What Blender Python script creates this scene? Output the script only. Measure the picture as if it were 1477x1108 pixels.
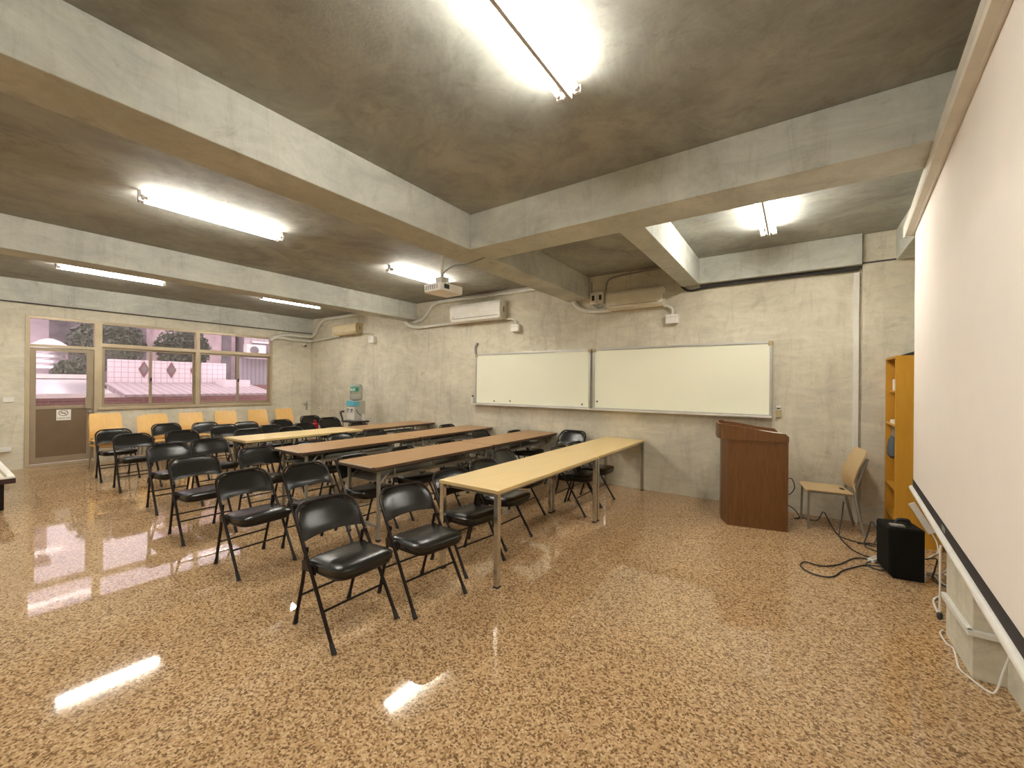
import bpy, bmesh, math, random
from mathutils import Vector, Matrix

scene = bpy.context.scene
COL = scene.collection
for o in list(bpy.data.objects):
    bpy.data.objects.remove(o)
random.seed(7)
PI = math.pi

# ------------------------------------------------------------------ camera
YAW, PITCH, ROLL, FPX, CAM_H = 0.607491, 0.0008, 0.008866, 592.45, 1.55
cam_data = bpy.data.cameras.new('camera')
cam_data.sensor_fit = 'HORIZONTAL'
cam_data.sensor_width = 36.0
cam_data.lens = FPX / 1477.0 * 36.0
cam_data.clip_start = 0.03
cam = bpy.data.objects.new('camera', cam_data)
COL.objects.link(cam)
fwd = Vector((-math.sin(YAW) * math.cos(PITCH), math.cos(YAW) * math.cos(PITCH), math.sin(PITCH)))
rgt = Vector((math.cos(YAW), math.sin(YAW), 0))
upv = rgt.cross(fwd)
r2 = rgt * math.cos(ROLL) + upv * math.sin(ROLL)
u2 = -rgt * math.sin(ROLL) + upv * math.cos(ROLL)
M = Matrix((r2, u2, -fwd)).transposed().to_4x4()
M.translation = (0, 0, CAM_H)
cam.matrix_world = M
scene.camera = cam

# ------------------------------------------------------------------ world, exposure
world = bpy.data.worlds.new('sky')
scene.world = world
world.use_nodes = True
wn = world.node_tree
wn.nodes.clear()
w_out = wn.nodes.new('ShaderNodeOutputWorld')
w_bg = wn.nodes.new('ShaderNodeBackground')
w_bg.inputs['Color'].default_value = (0.93, 0.90, 0.95, 1)
w_bg.inputs['Strength'].default_value = 0.60
wn.links.new(w_bg.outputs[0], w_out.inputs[0])

scene.view_settings.view_transform = 'Standard'
scene.view_settings.look = 'None'
scene.view_settings.gamma = 1.0
scene.view_settings.use_curve_mapping = False
scene.view_settings.exposure = 2.25
scene.cycles.max_bounces = 8
scene.cycles.diffuse_bounces = 5
scene.cycles.use_denoising = True

TUBE_STRENGTH = 30.0
TUBE_COLOR = (1.0, 0.96, 0.88)

# ------------------------------------------------------------------ materials
def new_mat(name):
    m = bpy.data.materials.new(name)
    m.use_nodes = True
    nt = m.node_tree
    nt.nodes.clear()
    out = nt.nodes.new('ShaderNodeOutputMaterial')
    b = nt.nodes.new('ShaderNodeBsdfPrincipled')
    nt.links.new(b.outputs[0], out.inputs[0])
    return m, nt, b

def coords(nt, scale=(1, 1, 1), kind='Object'):
    tc = nt.nodes.new('ShaderNodeTexCoord')
    mp = nt.nodes.new('ShaderNodeMapping')
    mp.inputs['Scale'].default_value = scale
    nt.links.new(tc.outputs[kind], mp.inputs[0])
    return mp.outputs[0]

def noise(nt, vec, scale, detail=4, rough=0.6, distort=0.0):
    n = nt.nodes.new('ShaderNodeTexNoise')
    n.inputs['Scale'].default_value = scale
    n.inputs['Detail'].default_value = detail
    n.inputs['Roughness'].default_value = rough
    n.inputs['Distortion'].default_value = distort
    nt.links.new(vec, n.inputs['Vector'])
    return n.outputs['Fac']

def ramp(nt, fac, stops):
    r = nt.nodes.new('ShaderNodeValToRGB')
    els = r.color_ramp.elements
    while len(els) < len(stops):
        els.new(0.5)
    for e, (p, c) in zip(els, stops):
        e.position = p
        e.color = (*c, 1)
    nt.links.new(fac, r.inputs[0])
    return r.outputs[0]

def mixc(nt, fac, a, b, mode='MIX'):
    m = nt.nodes.new('ShaderNodeMix')
    m.data_type = 'RGBA'
    m.blend_type = mode
    for sock, v in ((0, fac), (6, a), (7, b)):
        if isinstance(v, (int, float)):
            m.inputs[sock].default_value = v
        elif isinstance(v, tuple):
            m.inputs[sock].default_value = (*v, 1)
        else:
            nt.links.new(v, m.inputs[sock])
    return m.outputs[2]

def bump(nt, bsdf, fac, strength=0.2, dist=0.01):
    bp = nt.nodes.new('ShaderNodeBump')
    bp.inputs['Strength'].default_value = strength
    bp.inputs['Distance'].default_value = dist
    nt.links.new(fac, bp.inputs['Height'])
    nt.links.new(bp.outputs[0], bsdf.inputs['Normal'])

def plain(name, color, rough=0.5, metal=0.0, spec=None, var=0.06, vscale=6.0, coat=0.0):
    m, nt, b = new_mat(name)
    v = coords(nt)
    f = noise(nt, v, vscale, 3)
    lo = tuple(max(0, c * (1 - var)) for c in color)
    hi = tuple(min(1, c * (1 + var)) for c in color)
    nt.links.new(ramp(nt, f, [(0.3, lo), (0.7, hi)]), b.inputs['Base Color'])
    b.inputs['Roughness'].default_value = rough
    b.inputs['Metallic'].default_value = metal
    if spec is not None:
        b.inputs['Specular IOR Level'].default_value = spec
    if coat:
        b.inputs['Coat Weight'].default_value = coat
        b.inputs['Coat Roughness'].default_value = 0.1
    return m

def concrete(name, dark, mid, light, stretch=(1, 1, 1), rough=0.8):
    m, nt, b = new_mat(name)
    v = coords(nt, stretch)
    big = noise(nt, v, 0.75, 6, 0.66, 0.9)
    base = ramp(nt, big, [(0.36, dark), (0.50, mid), (0.62, light)])
    v2 = coords(nt, (stretch[0] * 0.8, stretch[1] * 0.8, stretch[2] * 2.2))
    streak = noise(nt, v2, 2.1, 8, 0.74, 1.8)
    col = mixc(nt, 0.5, base, ramp(nt, streak, [(0.36, dark), (0.50, mid), (0.63, light)]))
    vv = coords(nt, (3.0, 3.0, 0.5))
    drips = noise(nt, vv, 1.6, 7, 0.72, 1.2)
    col = mixc(nt, 1.0, col, ramp(nt, drips, [(0.34, (0.86, 0.85, 0.84)), (0.48, (1, 1, 1)), (0.60, (1, 1, 1)), (0.70, (1.0, 0.985, 0.95))]), 'MULTIPLY')
    v3 = coords(nt)
    spots = noise(nt, v3, 5.5, 7, 0.72, 0.8)
    spot_col = ramp(nt, spots, [(0.57, (1, 1, 1)), (0.66, (0.88, 0.87, 0.84)), (0.76, (0.70, 0.68, 0.63))])
    col = mixc(nt, 1.0, col, spot_col, 'MULTIPLY')
    fine = noise(nt, v3, 45, 4, 0.6)
    col = mixc(nt, 0.5, col, ramp(nt, fine, [(0.3, (0.90, 0.90, 0.90)), (0.7, (1, 1, 1))]), 'MULTIPLY')
    nt.links.new(col, b.inputs['Base Color'])
    b.inputs['Roughness'].default_value = rough
    b.inputs['Specular IOR Level'].default_value = 0.25
    bump(nt, b, fine, 0.12, 0.01)
    return m

def terrazzo(name):
    m, nt, b = new_mat(name)
    v = coords(nt)
    warp = nt.nodes.new('ShaderNodeTexNoise')
    warp.inputs['Scale'].default_value = 40
    warp.inputs['Detail'].default_value = 2
    nt.links.new(v, warp.inputs['Vector'])
    add = nt.nodes.new('ShaderNodeVectorMath')
    add.operation = 'MULTIPLY_ADD'
    add.inputs[1].default_value = (0.012, 0.012, 0.0)
    nt.links.new(warp.outputs['Color'], add.inputs[0])
    nt.links.new(v, add.inputs[2])
    vo = nt.nodes.new('ShaderNodeTexVoronoi')
    vo.inputs['Scale'].default_value = 105
    nt.links.new(add.outputs[0], vo.inputs['Vector'])
    sep = nt.nodes.new('ShaderNodeSeparateColor')
    nt.links.new(vo.outputs['Color'], sep.inputs[0])
    chips = ramp(nt, sep.outputs[0], [(0.0, (0.09, 0.045, 0.018)), (0.20, (0.22, 0.12, 0.052)), (0.40, (0.50, 0.31, 0.155)), (0.75, (0.65, 0.44, 0.24)), (1.0, (0.80, 0.60, 0.38))])
    vo2 = nt.nodes.new('ShaderNodeTexVoronoi')
    vo2.inputs['Scale'].default_value = 230
    nt.links.new(add.outputs[0], vo2.inputs['Vector'])
    sep2 = nt.nodes.new('ShaderNodeSeparateColor')
    nt.links.new(vo2.outputs['Color'], sep2.inputs[0])
    grit = ramp(nt, sep2.outputs[1], [(0.0, (0.23, 0.13, 0.06)), (0.5, (0.53, 0.345, 0.18)), (1.0, (0.72, 0.51, 0.30))])
    col = mixc(nt, 0.24, chips, grit)
    patch = noise(nt, v, 0.7, 4, 0.6, 0.5)
    col = mixc(nt, 1.0, col, ramp(nt, patch, [(0.3, (0.84, 0.82, 0.80)), (0.7, (1.0, 1.0, 1.0))]), 'MULTIPLY')
    nt.links.new(col, b.inputs['Base Color'])
    rg = noise(nt, v, 1.3, 4, 0.6)
    rr = ramp(nt, rg, [(0.3, (0.025, 0.025, 0.025)), (0.7, (0.055, 0.055, 0.055))])
    nt.links.new(rr, b.inputs['Roughness'])
    b.inputs['Specular IOR Level'].default_value = 0.55
    return m

def wood(name, dark, light, axis=1, rough=0.4, scale=7.0, coat=0.0, strength=1.0):
    m, nt, b = new_mat(name)
    st = [6.0, 6.0, 6.0]
    st[axis] = 0.45
    v = coords(nt, tuple(st))
    f = noise(nt, v, scale, 6, 0.62, 0.9)
    col = ramp(nt, f, [(0.5 - 0.22 / strength, dark), (0.5 + 0.22 / strength, light)])
    nt.links.new(col, b.inputs['Base Color'])
    b.inputs['Roughness'].default_value = rough
    if coat:
        b.inputs['Coat Weight'].default_value = coat
    return m

def vinyl(name, color, rough=0.28):
    m, nt, b = new_mat(name)
    v = coords(nt)
    f = noise(nt, v, 260, 3, 0.6)
    soft = noise(nt, v, 9, 3, 0.5)
    nt.links.new(ramp(nt, soft, [(0.3, tuple(c * 0.8 for c in color)), (0.7, tuple(c * 1.2 for c in color))]), b.inputs['Base Color'])
    b.inputs['Roughness'].default_value = rough
    b.inputs['Specular IOR Level'].default_value = 0.45
    bump(nt, b, f, 0.10, 0.002)
    return m

def emitter(name, color, strength):
    m = bpy.data.materials.new(name)
    m.use_nodes = True
    nt = m.node_tree
    nt.nodes.clear()
    out = nt.nodes.new('ShaderNodeOutputMaterial')
    e = nt.nodes.new('ShaderNodeEmission')
    e.inputs[0].default_value = (*color, 1)
    e.inputs[1].default_value = strength
    nt.links.new(e.outputs[0], out.inputs[0])
    return m

def glass(name, tint=(1, 1, 1), rough=0.0, haze=0.0):
    m = bpy.data.materials.new(name)
    m.use_nodes = True
    nt = m.node_tree
    nt.nodes.clear()
    out = nt.nodes.new('ShaderNodeOutputMaterial')
    tr = nt.nodes.new('ShaderNodeBsdfTransparent')
    tr.inputs[0].default_value = (*tint, 1)
    gl = nt.nodes.new('ShaderNodeBsdfGlossy')
    gl.inputs['Roughness'].default_value = rough
    fr = nt.nodes.new('ShaderNodeFresnel')
    fr.inputs[0].default_value = 1.5
    mx = nt.nodes.new('ShaderNodeMixShader')
    nt.links.new(fr.outputs[0], mx.inputs[0])
    nt.links.new(tr.outputs[0], mx.inputs[1])
    nt.links.new(gl.outputs[0], mx.inputs[2])
    last = mx.outputs[0]
    if haze:
        df = nt.nodes.new('ShaderNodeBsdfDiffuse')
        df.inputs[0].default_value = (0.8, 0.78, 0.78, 1)
        m2 = nt.nodes.new('ShaderNodeMixShader')
        m2.inputs[0].default_value = haze
        nt.links.new(last, m2.inputs[1])
        nt.links.new(df.outputs[0], m2.inputs[2])
        last = m2.outputs[0]
    nt.links.new(last, out.inputs[0])
    return m

def tiles(name, base, line, size):
    m, nt, b = new_mat(name)
    v = coords(nt)
    sep = nt.nodes.new('ShaderNodeSeparateXYZ')
    nt.links.new(v, sep.inputs[0])
    cmb = nt.nodes.new('ShaderNodeCombineXYZ')
    nt.links.new(sep.outputs[1], cmb.inputs[0])
    nt.links.new(sep.outputs[2], cmb.inputs[1])
    br = nt.nodes.new('ShaderNodeTexBrick')
    br.offset = 0.0
    br.inputs['Color1'].default_value = (*base, 1)
    br.inputs['Color2'].default_value = (*[c * 0.95 for c in base], 1)
    br.inputs['Mortar'].default_value = (*line, 1)
    br.inputs['Scale'].default_value = 1.0
    br.inputs['Mortar Size'].default_value = size * 0.05
    br.inputs['Brick Width'].default_value = size
    br.inputs['Row Height'].default_value = size
    nt.links.new(cmb.outputs[0], br.inputs['Vector'])
    nt.links.new(br.outputs[0], b.inputs['Base Color'])
    b.inputs['Roughness'].default_value = 0.4
    return m

def brick(name):
    m, nt, b = new_mat(name)
    v = coords(nt)
    sep = nt.nodes.new('ShaderNodeSeparateXYZ')
    nt.links.new(v, sep.inputs[0])
    cmb = nt.nodes.new('ShaderNodeCombineXYZ')
    nt.links.new(sep.outputs[1], cmb.inputs[0])
    nt.links.new(sep.outputs[2], cmb.inputs[1])
    br = nt.nodes.new('ShaderNodeTexBrick')
    br.inputs['Color1'].default_value = (0.23, 0.085, 0.075, 1)
    br.inputs['Color2'].default_value = (0.17, 0.06, 0.055, 1)
    br.inputs['Mortar'].default_value = (0.30, 0.20, 0.18, 1)
    br.inputs['Scale'].default_value = 1.0
    br.inputs['Mortar Size'].default_value = 0.006
    br.inputs['Brick Width'].default_value = 0.22
    br.inputs['Row Height'].default_value = 0.07
    nt.links.new(cmb.outputs[0], br.inputs['Vector'])
    nt.links.new(br.outputs[0], b.inputs['Base Color'])
    b.inputs['Roughness'].default_value = 0.8
    return m

def ribbed(name, c1, c2, axis, freq):
    m, nt, b = new_mat(name)
    v = coords(nt)
    wv = nt.nodes.new('ShaderNodeTexWave')
    wv.bands_direction = axis
    wv.inputs['Scale'].default_value = freq
    nt.links.new(v, wv.inputs['Vector'])
    nt.links.new(ramp(nt, wv.outputs['Fac'], [(0.2, c1), (0.8, c2)]), b.inputs['Base Color'])
    b.inputs['Roughness'].default_value = 0.6
    return m

MT = {}
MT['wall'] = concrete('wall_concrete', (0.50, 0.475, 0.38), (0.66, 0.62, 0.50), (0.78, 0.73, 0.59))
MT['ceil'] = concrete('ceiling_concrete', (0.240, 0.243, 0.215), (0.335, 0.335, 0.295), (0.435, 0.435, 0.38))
MT['beam'] = concrete('beam_concrete', (0.415, 0.425, 0.385), (0.54, 0.55, 0.495), (0.645, 0.655, 0.58))
MT['seam'] = plain('dark_seam', (0.07, 0.065, 0.06), 0.9)
MT['floor'] = terrazzo('polished_terrazzo')
MT['vinyl'] = vinyl('black_vinyl', (0.011, 0.010, 0.008), 0.25)
MT['blackmetal'] = plain('black_enamel_metal', (0.016, 0.009, 0.007), 0.32, 0.0, 0.3)
MT['rubber'] = plain('black_rubber', (0.02, 0.018, 0.018), 0.7)
MT['pale'] = wood('pale_laminate', (0.80, 0.58, 0.26), (0.90, 0.68, 0.34), 1, 0.35, 5.0, 0.0, 0.7)
MT['pale_edge'] = plain('pale_edge_band', (0.62, 0.46, 0.22), 0.45)
MT['brown'] = wood('brown_laminate', (0.36, 0.19, 0.070), (0.47, 0.26, 0.105), 1, 0.32, 6.0, 0.0, 0.8)
MT['brown_edge'] = plain('dark_brown_edge', (0.10, 0.06, 0.035), 0.5)
MT['white_edge'] = plain('worn_white_edge', (0.62, 0.55, 0.42), 0.5)
MT['steel'] = plain('grey_painted_steel', (0.33, 0.31, 0.26), 0.45, 0.3)
MT['chrome'] = plain('brushed_chrome', (0.62, 0.60, 0.55), 0.22, 0.95)
MT['alu'] = plain('whiteboard_aluminium', (0.55, 0.54, 0.51), 0.35, 0.75)
MT['board'] = plain('whiteboard_enamel', (0.91, 0.915, 0.745), 0.14, 0.0, 0.5, 0.015, 0.7)
MT['tan'] = plain('tan_plastic', (0.42, 0.34, 0.18), 0.5)
MT['white'] = plain('white_plastic', (0.78, 0.76, 0.70), 0.4)
MT['cream'] = plain('aged_cream_plastic', (0.74, 0.62, 0.40), 0.42)
MT['offwhite'] = plain('offwhite_plastic', (0.70, 0.66, 0.54), 0.42)
MT['grey'] = plain('grey_plastic', (0.28, 0.27, 0.25), 0.5)
MT['dark'] = plain('dark_plastic', (0.03, 0.03, 0.03), 0.5)
MT['pipe'] = plain('white_pvc', (0.72, 0.71, 0.65), 0.45)
MT['lectern'] = wood('lectern_walnut', (0.125, 0.052, 0.014), (0.20, 0.088, 0.026), 2, 0.42, 9.0)
MT['lectern_top'] = wood('lectern_red_wood', (0.30, 0.13, 0.06), (0.40, 0.19, 0.10), 0, 0.35, 8.0)
MT['plywood'] = wood('honey_plywood', (0.72, 0.43, 0.14), (0.84, 0.54, 0.20), 2, 0.38, 4.0, 0.0, 0.8)
MT['plywood_pale'] = wood('pale_plywood', (0.62, 0.44, 0.22), (0.74, 0.55, 0.30), 2, 0.38, 4.0, 0.0, 0.8)
MT['orange'] = wood('orange_veneer', (0.54, 0.26, 0.022), (0.64, 0.34, 0.035), 2, 0.45, 4.0, 0.0, 0.7)
MT['frame'] = plain('bronze_aluminium', (0.36, 0.29, 0.20), 0.45, 0.3)
MT['frame_light'] = plain('champagne_aluminium', (0.52, 0.43, 0.29), 0.4, 0.3)
MT['doorpanel'] = plain('brown_door_panel', (0.17, 0.115, 0.065), 0.55)
MT['screen'] = plain('matte_screen_fabric', (0.80, 0.74, 0.68), 0.9, 0, 0.1, 0.01)
MT['black_band'] = plain('black_fabric_band', (0.025, 0.022, 0.022), 0.7)
MT['casing'] = plain('white_enamel_casing', (0.66, 0.62, 0.54), 0.35)
MT['speaker'] = plain('black_speaker_shell', (0.010, 0.010, 0.009), 0.7, 0, 0.15, 0.3, 180)
MT['paper'] = plain('white_paper', (0.85, 0.82, 0.76), 0.8)
MT['red'] = plain('red_plastic', (0.55, 0.02, 0.03), 0.4)
MT['teal'] = plain('teal_label', (0.05, 0.32, 0.24), 0.5, var=0.4, vscale=20)
MT['blue'] = plain('sky_blue_label', (0.12, 0.48, 0.62), 0.5)
MT['bottle'] = glass('bottle_plastic', (0.80, 0.86, 0.76), 0.25, 0.30)
MT['pane'] = glass('window_glass', (0.93, 0.86, 0.88), 0.0, 0.05)
MT['tube'] = emitter('fluorescent_tube', TUBE_COLOR, TUBE_STRENGTH)
MT['batten'] = plain('grey_batten', (0.62, 0.60, 0.60), 0.6)
MT['tile'] = tiles('white_tile_wall', (0.84, 0.76, 0.78), (0.50, 0.36, 0.38), 0.15)
MT['brick'] = brick('red_brick')
MT['roofing'] = ribbed('metal_roofing', (0.36, 0.30, 0.30), (0.47, 0.40, 0.40), 'Y', 1.6)
MT['facade'] = plain('stained_facade', (0.42, 0.36, 0.37), 0.8, var=0.4, vscale=1.3)
MT['darkfacade'] = plain('dark_facade', (0.20, 0.18, 0.19), 0.8, var=0.5, vscale=1.0)
MT['corrugated'] = ribbed('grey_corrugated', (0.34, 0.32, 0.35), (0.46, 0.43, 0.46), 'Y', 2.2)
MT['tank'] = plain('stainless_tank', (0.78, 0.74, 0.75), 0.25, 0.6)
MT['leaf'] = plain('dark_leaves', (0.10, 0.12, 0.08), 0.7, var=0.6, vscale=8)
MT['bark'] = plain('bark', (0.12, 0.09, 0.07), 0.9)

# ------------------------------------------------------------------ mesh helpers
def B():
    return bmesh.new()

def box(bm, c, s, rot=None, bevel=0.0, seg=2):
    r = bmesh.ops.create_cube(bm, size=1.0)
    vs = r['verts']
    bmesh.ops.scale(bm, vec=Vector(s), verts=vs)
    if bevel > 0:
        es = list({e for v in vs for e in v.link_edges})
        rb = bmesh.ops.bevel(bm, geom=es, offset=bevel, segments=seg, profile=0.5, affect='EDGES')
        vs = list({v for v in rb['verts']} | {v for v in vs if v.is_valid})
        vs = [v for v in vs if v.is_valid]
    if rot is not None:
        bmesh.ops.rotate(bm, cent=(0, 0, 0), matrix=rot, verts=vs)
    bmesh.ops.translate(bm, vec=Vector(c), verts=vs)

def bx(bm, x0, x1, y0, y1, z0, z1, bevel=0.0):
    box(bm, ((x0 + x1) / 2, (y0 + y1) / 2, (z0 + z1) / 2), (abs(x1 - x0), abs(y1 - y0), abs(z1 - z0)), None, bevel)

def smooth_path(pts, n=6):
    P = [Vector(p) for p in pts]
    if len(P) < 3:
        return P
    out = []
    for i in range(len(P) - 1):
        p0 = P[max(i - 1, 0)]
        p1, p2 = P[i], P[i + 1]
        p3 = P[min(i + 2, len(P) - 1)]
        for k in range(n):
            t = k / n
            out.append(0.5 * ((2 * p1) + (-p0 + p2) * t + (2 * p0 - 5 * p1 + 4 * p2 - p3) * t * t + (-p0 + 3 * p1 - 3 * p2 + p3) * t ** 3))
    out.append(P[-1])
    return out

def tube(bm, pts, r, seg=8, r_end=None, sx=1.0):
    P = [Vector(p) for p in pts]
    rings = []
    up = None
    for i, p in enumerate(P):
        if i == 0:
            d = P[1] - P[0]
        elif i == len(P) - 1:
            d = P[-1] - P[-2]
        else:
            d = (P[i + 1] - P[i]).normalized() + (P[i] - P[i - 1]).normalized()
        if d.length < 1e-9:
            d = Vector((0, 0, 1))
        d.normalize()
        if up is None:
            up = Vector((0, 0, 1)) if abs(d.z) < 0.9 else Vector((1, 0, 0))
        a = d.cross(up)
        if a.length < 1e-6:
            a = d.cross(Vector((0, 1, 0)))
        a.normalize()
        b_ = a.cross(d).normalized()
        up = b_
        rr = r if r_end is None else r + (r_end - r) * i / (len(P) - 1)
        rings.append([bm.verts.new(p + a * (rr * sx * math.cos(2 * PI * k / seg)) + b_ * (rr * math.sin(2 * PI * k / seg))) for k in range(seg)])
    for i in range(len(rings) - 1):
        for k in range(seg):
            bm.faces.new((rings[i][k], rings[i][(k + 1) % seg], rings[i + 1][(k + 1) % seg], rings[i + 1][k]))
    bm.faces.new(list(reversed(rings[0])))
    bm.faces.new(rings[-1])

def prism(bm, poly, axis, a0, a1):
    """poly of 2D points extruded along axis: x -> (y,z), y -> (x,z), z -> (x,y)"""
    def mk(p, a):
        if axis == 'x':
            return (a, p[0], p[1])
        if axis == 'y':
            return (p[0], a, p[1])
        return (p[0], p[1], a)
    v0 = [bm.verts.new(mk(p, a0)) for p in poly]
    v1 = [bm.verts.new(mk(p, a1)) for p in poly]
    n = len(poly)
    f = [bm.faces.new(v0), bm.faces.new(list(reversed(v1)))]
    for i in range(n):
        f.append(bm.faces.new((v0[i], v1[i], v1[(i + 1) % n], v0[(i + 1) % n])))
    bmesh.ops.recalc_face_normals(bm, faces=f)

def lathe(bm, prof, c=(0, 0, 0), seg=20):
    rings = []
    for r, z in prof:
        rings.append([bm.verts.new((c[0] + r * math.cos(2 * PI * k / seg), c[1] + r * math.sin(2 * PI * k / seg), c[2] + z)) for k in range(seg)])
    for i in range(len(rings) - 1):
        for k in range(seg):
            bm.faces.new((rings[i][k], rings[i][(k + 1) % seg], rings[i + 1][(k + 1) % seg], rings[i + 1][k]))
    bm.faces.new(list(reversed(rings[0])))
    bm.faces.new(rings[-1])

def pad(bm, c, hx, hy, rings, n=4.0, seg=32, tilt=0.0, sag=0.0):
    """stack of superellipse outlines; rings = [(scale, z)]"""
    allr = []
    for s, z in rings:
        ring = []
        for k in range(seg):
            t = 2 * PI * k / seg
            cx, sx_ = math.cos(t), math.sin(t)
            x = math.copysign(abs(cx) ** (2 / n), cx) * hx * s
            y = math.copysign(abs(sx_) ** (2 / n), sx_) * hy * s
            zz = z + tilt * x - sag * (1 - (y / hy) ** 2)
            ring.append(bm.verts.new((c[0] + x, c[1] + y, c[2] + zz)))
        allr.append(ring)
    for i in range(len(allr) - 1):
        for k in range(seg):
            bm.faces.new((allr[i][k], allr[i][(k + 1) % seg], allr[i + 1][(k + 1) % seg], allr[i + 1][k]))
    bm.faces.new(list(reversed(allr[0])))
    bm.faces.new(allr[-1])

def obj(name, bm, mat, parent=None, smooth=False, label=None):
    bmesh.ops.recalc_face_normals(bm, faces=bm.faces[:])
    me = bpy.data.meshes.new(name)
    bm.to_mesh(me)
    bm.free()
    me.materials.append(mat)
    if smooth:
        for p in me.polygons:
            p.use_smooth = True
        if hasattr(me, 'set_sharp_from_angle'):
            me.set_sharp_from_angle(angle=math.radians(40))
    o = bpy.data.objects.new(name, me)
    COL.objects.link(o)
    if parent is not None:
        o.parent = parent
    if label:
        o['label'] = label
    return o

def tag(o, label, cat, group=None):
    o['label'] = label
    o['category'] = cat
    if group:
        o['group'] = group
    return o

def thing(name, label, cat, loc=(0, 0, 0), rz=0.0, group=None):
    o = bpy.data.objects.new(name, None)
    o.empty_display_size = 0.1
    COL.objects.link(o)
    o.location = loc
    o.rotation_euler = (0, 0, rz)
    return tag(o, label, cat, group)

def struct(name, bm, mat, parent=None, label=None):
    o = obj(name, bm, mat, parent)
    if parent is None:
        o['kind'] = 'structure'
    if label:
        o['label'] = label
    return o

def copy_tree(src, name_keep=True):
    def rec(o, par):
        c = o.copy()
        COL.objects.link(c)
        if par is not None:
            c.parent = par
        for ch in o.children:
            rec(ch, c)
        return c
    return rec(src, None)

# ------------------------------------------------------------------ room shell
WY = 6.157      # whiteboard wall
WX = -11.05     # window wall
CZ = 3.29       # ceiling
BZ = 2.93       # beam undersides
YB = -4.2       # wall behind the camera

bm = B(); bx(bm, WX - 0.15, 1.5, YB - 0.15, WY + 0.15, -0.12, 0); struct('floor', bm, MT['floor'])
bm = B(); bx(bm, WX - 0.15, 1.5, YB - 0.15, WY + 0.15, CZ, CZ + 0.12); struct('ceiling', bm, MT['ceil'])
bm = B(); bx(bm, WX - 0.15, 1.5, WY, WY + 0.15, 0, CZ); struct('wall_back', bm, MT['wall'])
DY0, DY1, WY0, WY1, WZ0, WZ1 = 1.03, 1.935, 1.935, 5.13, 0.98, 2.69
bm = B()
bx(bm, WX - 0.15, WX, YB, DY0, 0, CZ)
bx(bm, WX - 0.15, WX, DY1, WY1, 0, WZ0)
bx(bm, WX - 0.15, WX, DY0, WY1, WZ1, CZ)
bx(bm, WX - 0.15, WX, WY1, WY, 0, CZ)
struct('wall_left', bm, MT['wall'])
bm = B()
bx(bm, 0.90, 1.5, YB, 3.21, 0, CZ)
bx(bm, 1.25, 1.5, 3.21, WY, 0, CZ)
struct('wall_right', bm, MT['wall'])
bm = B(); bx(bm, WX - 0.15, 1.5, YB - 0.15, YB, 0, CZ); struct('wall_front', bm, MT['wall'])

ntrim = [0]
def trim(bm, mat, label):
    ntrim[0] += 1
    return struct('trim_%d' % ntrim[0], bm, mat, None, label)

bm = B(); bx(bm, -3.15, -2.77, YB, WY, BZ, CZ, 0.006); trim(bm, MT['beam'], 'long concrete ceiling beam running to the whiteboard wall')
bm = B(); bx(bm, -2.77, 1.25, 3.21, 3.60, BZ, CZ, 0.006); trim(bm, MT['beam'], 'concrete cross beam running toward the projection screen')
bm = B(); bx(bm, -1.345, -1.115, 3.60, WY, BZ + 0.015, CZ, 0.006); trim(bm, MT['beam'], 'short narrow concrete beam between cross beam and whiteboard wall')
bm = B(); bx(bm, -7.19, -6.83, YB, WY, BZ, CZ, 0.006); trim(bm, MT['beam'], 'concrete ceiling beam over the middle of the chair rows')
bm = B(); bx(bm, WX, WX + 0.055, YB, WY, 2.90, CZ, 0.004); trim(bm, MT['beam'], 'shallow concrete beam above the window wall')
bm = B(); bx(bm, -1.115, 0.59, 6.045, WY, 2.945, CZ, 0.004); trim(bm, MT['beam'], 'concrete wall beam above the right end of the whiteboard wall')
bm = B(); bx(bm, 0.88, 1.25, YB, WY, BZ + 0.02, CZ, 0.006); trim(bm, MT['beam'], 'concrete beam above the projection screen')
bm = B(); bx(bm, 0.60, 1.25, 6.105, WY, 0, CZ, 0.004); trim(bm, MT['wall'], 'shallow concrete pilaster beside the bookcase')
bm = B(); bx(bm, 0.777, 1.25, 3.213, 3.69, 0, BZ, 0.004); trim(bm, MT['wall'], 'concrete column behind the projection screen')
# dark joints between beams and walls
bm = B()
bx(bm, -1.115, 0.595, 6.13, 6.157, 2.915, 2.945)
bx(bm, 0.60, 1.2, 6.098, 6.106, 2.955, 2.972)
trim(bm, MT['seam'], 'dark joint under the wall beam')
bm = B(); bx(bm, WX, WX + 0.05, YB, WY, 2.885, 2.90); trim(bm, MT['seam'], 'dark joint under the beam above the windows')

# ------------------------------------------------------------------ windows and door
FX0, FX1 = WX - 0.09, WX + 0.015
def bar(bm, y0, y1, z0, z1, x0=FX0, x1=FX1):
    d = 0.003 if (y1 - y0) > (z1 - z0) else 0.0      # rails sit a hair behind the stiles
    bx(bm, x0 + d, x1 - d, y0 + d, y1 - d, z0 + d, z1 - d)

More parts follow.
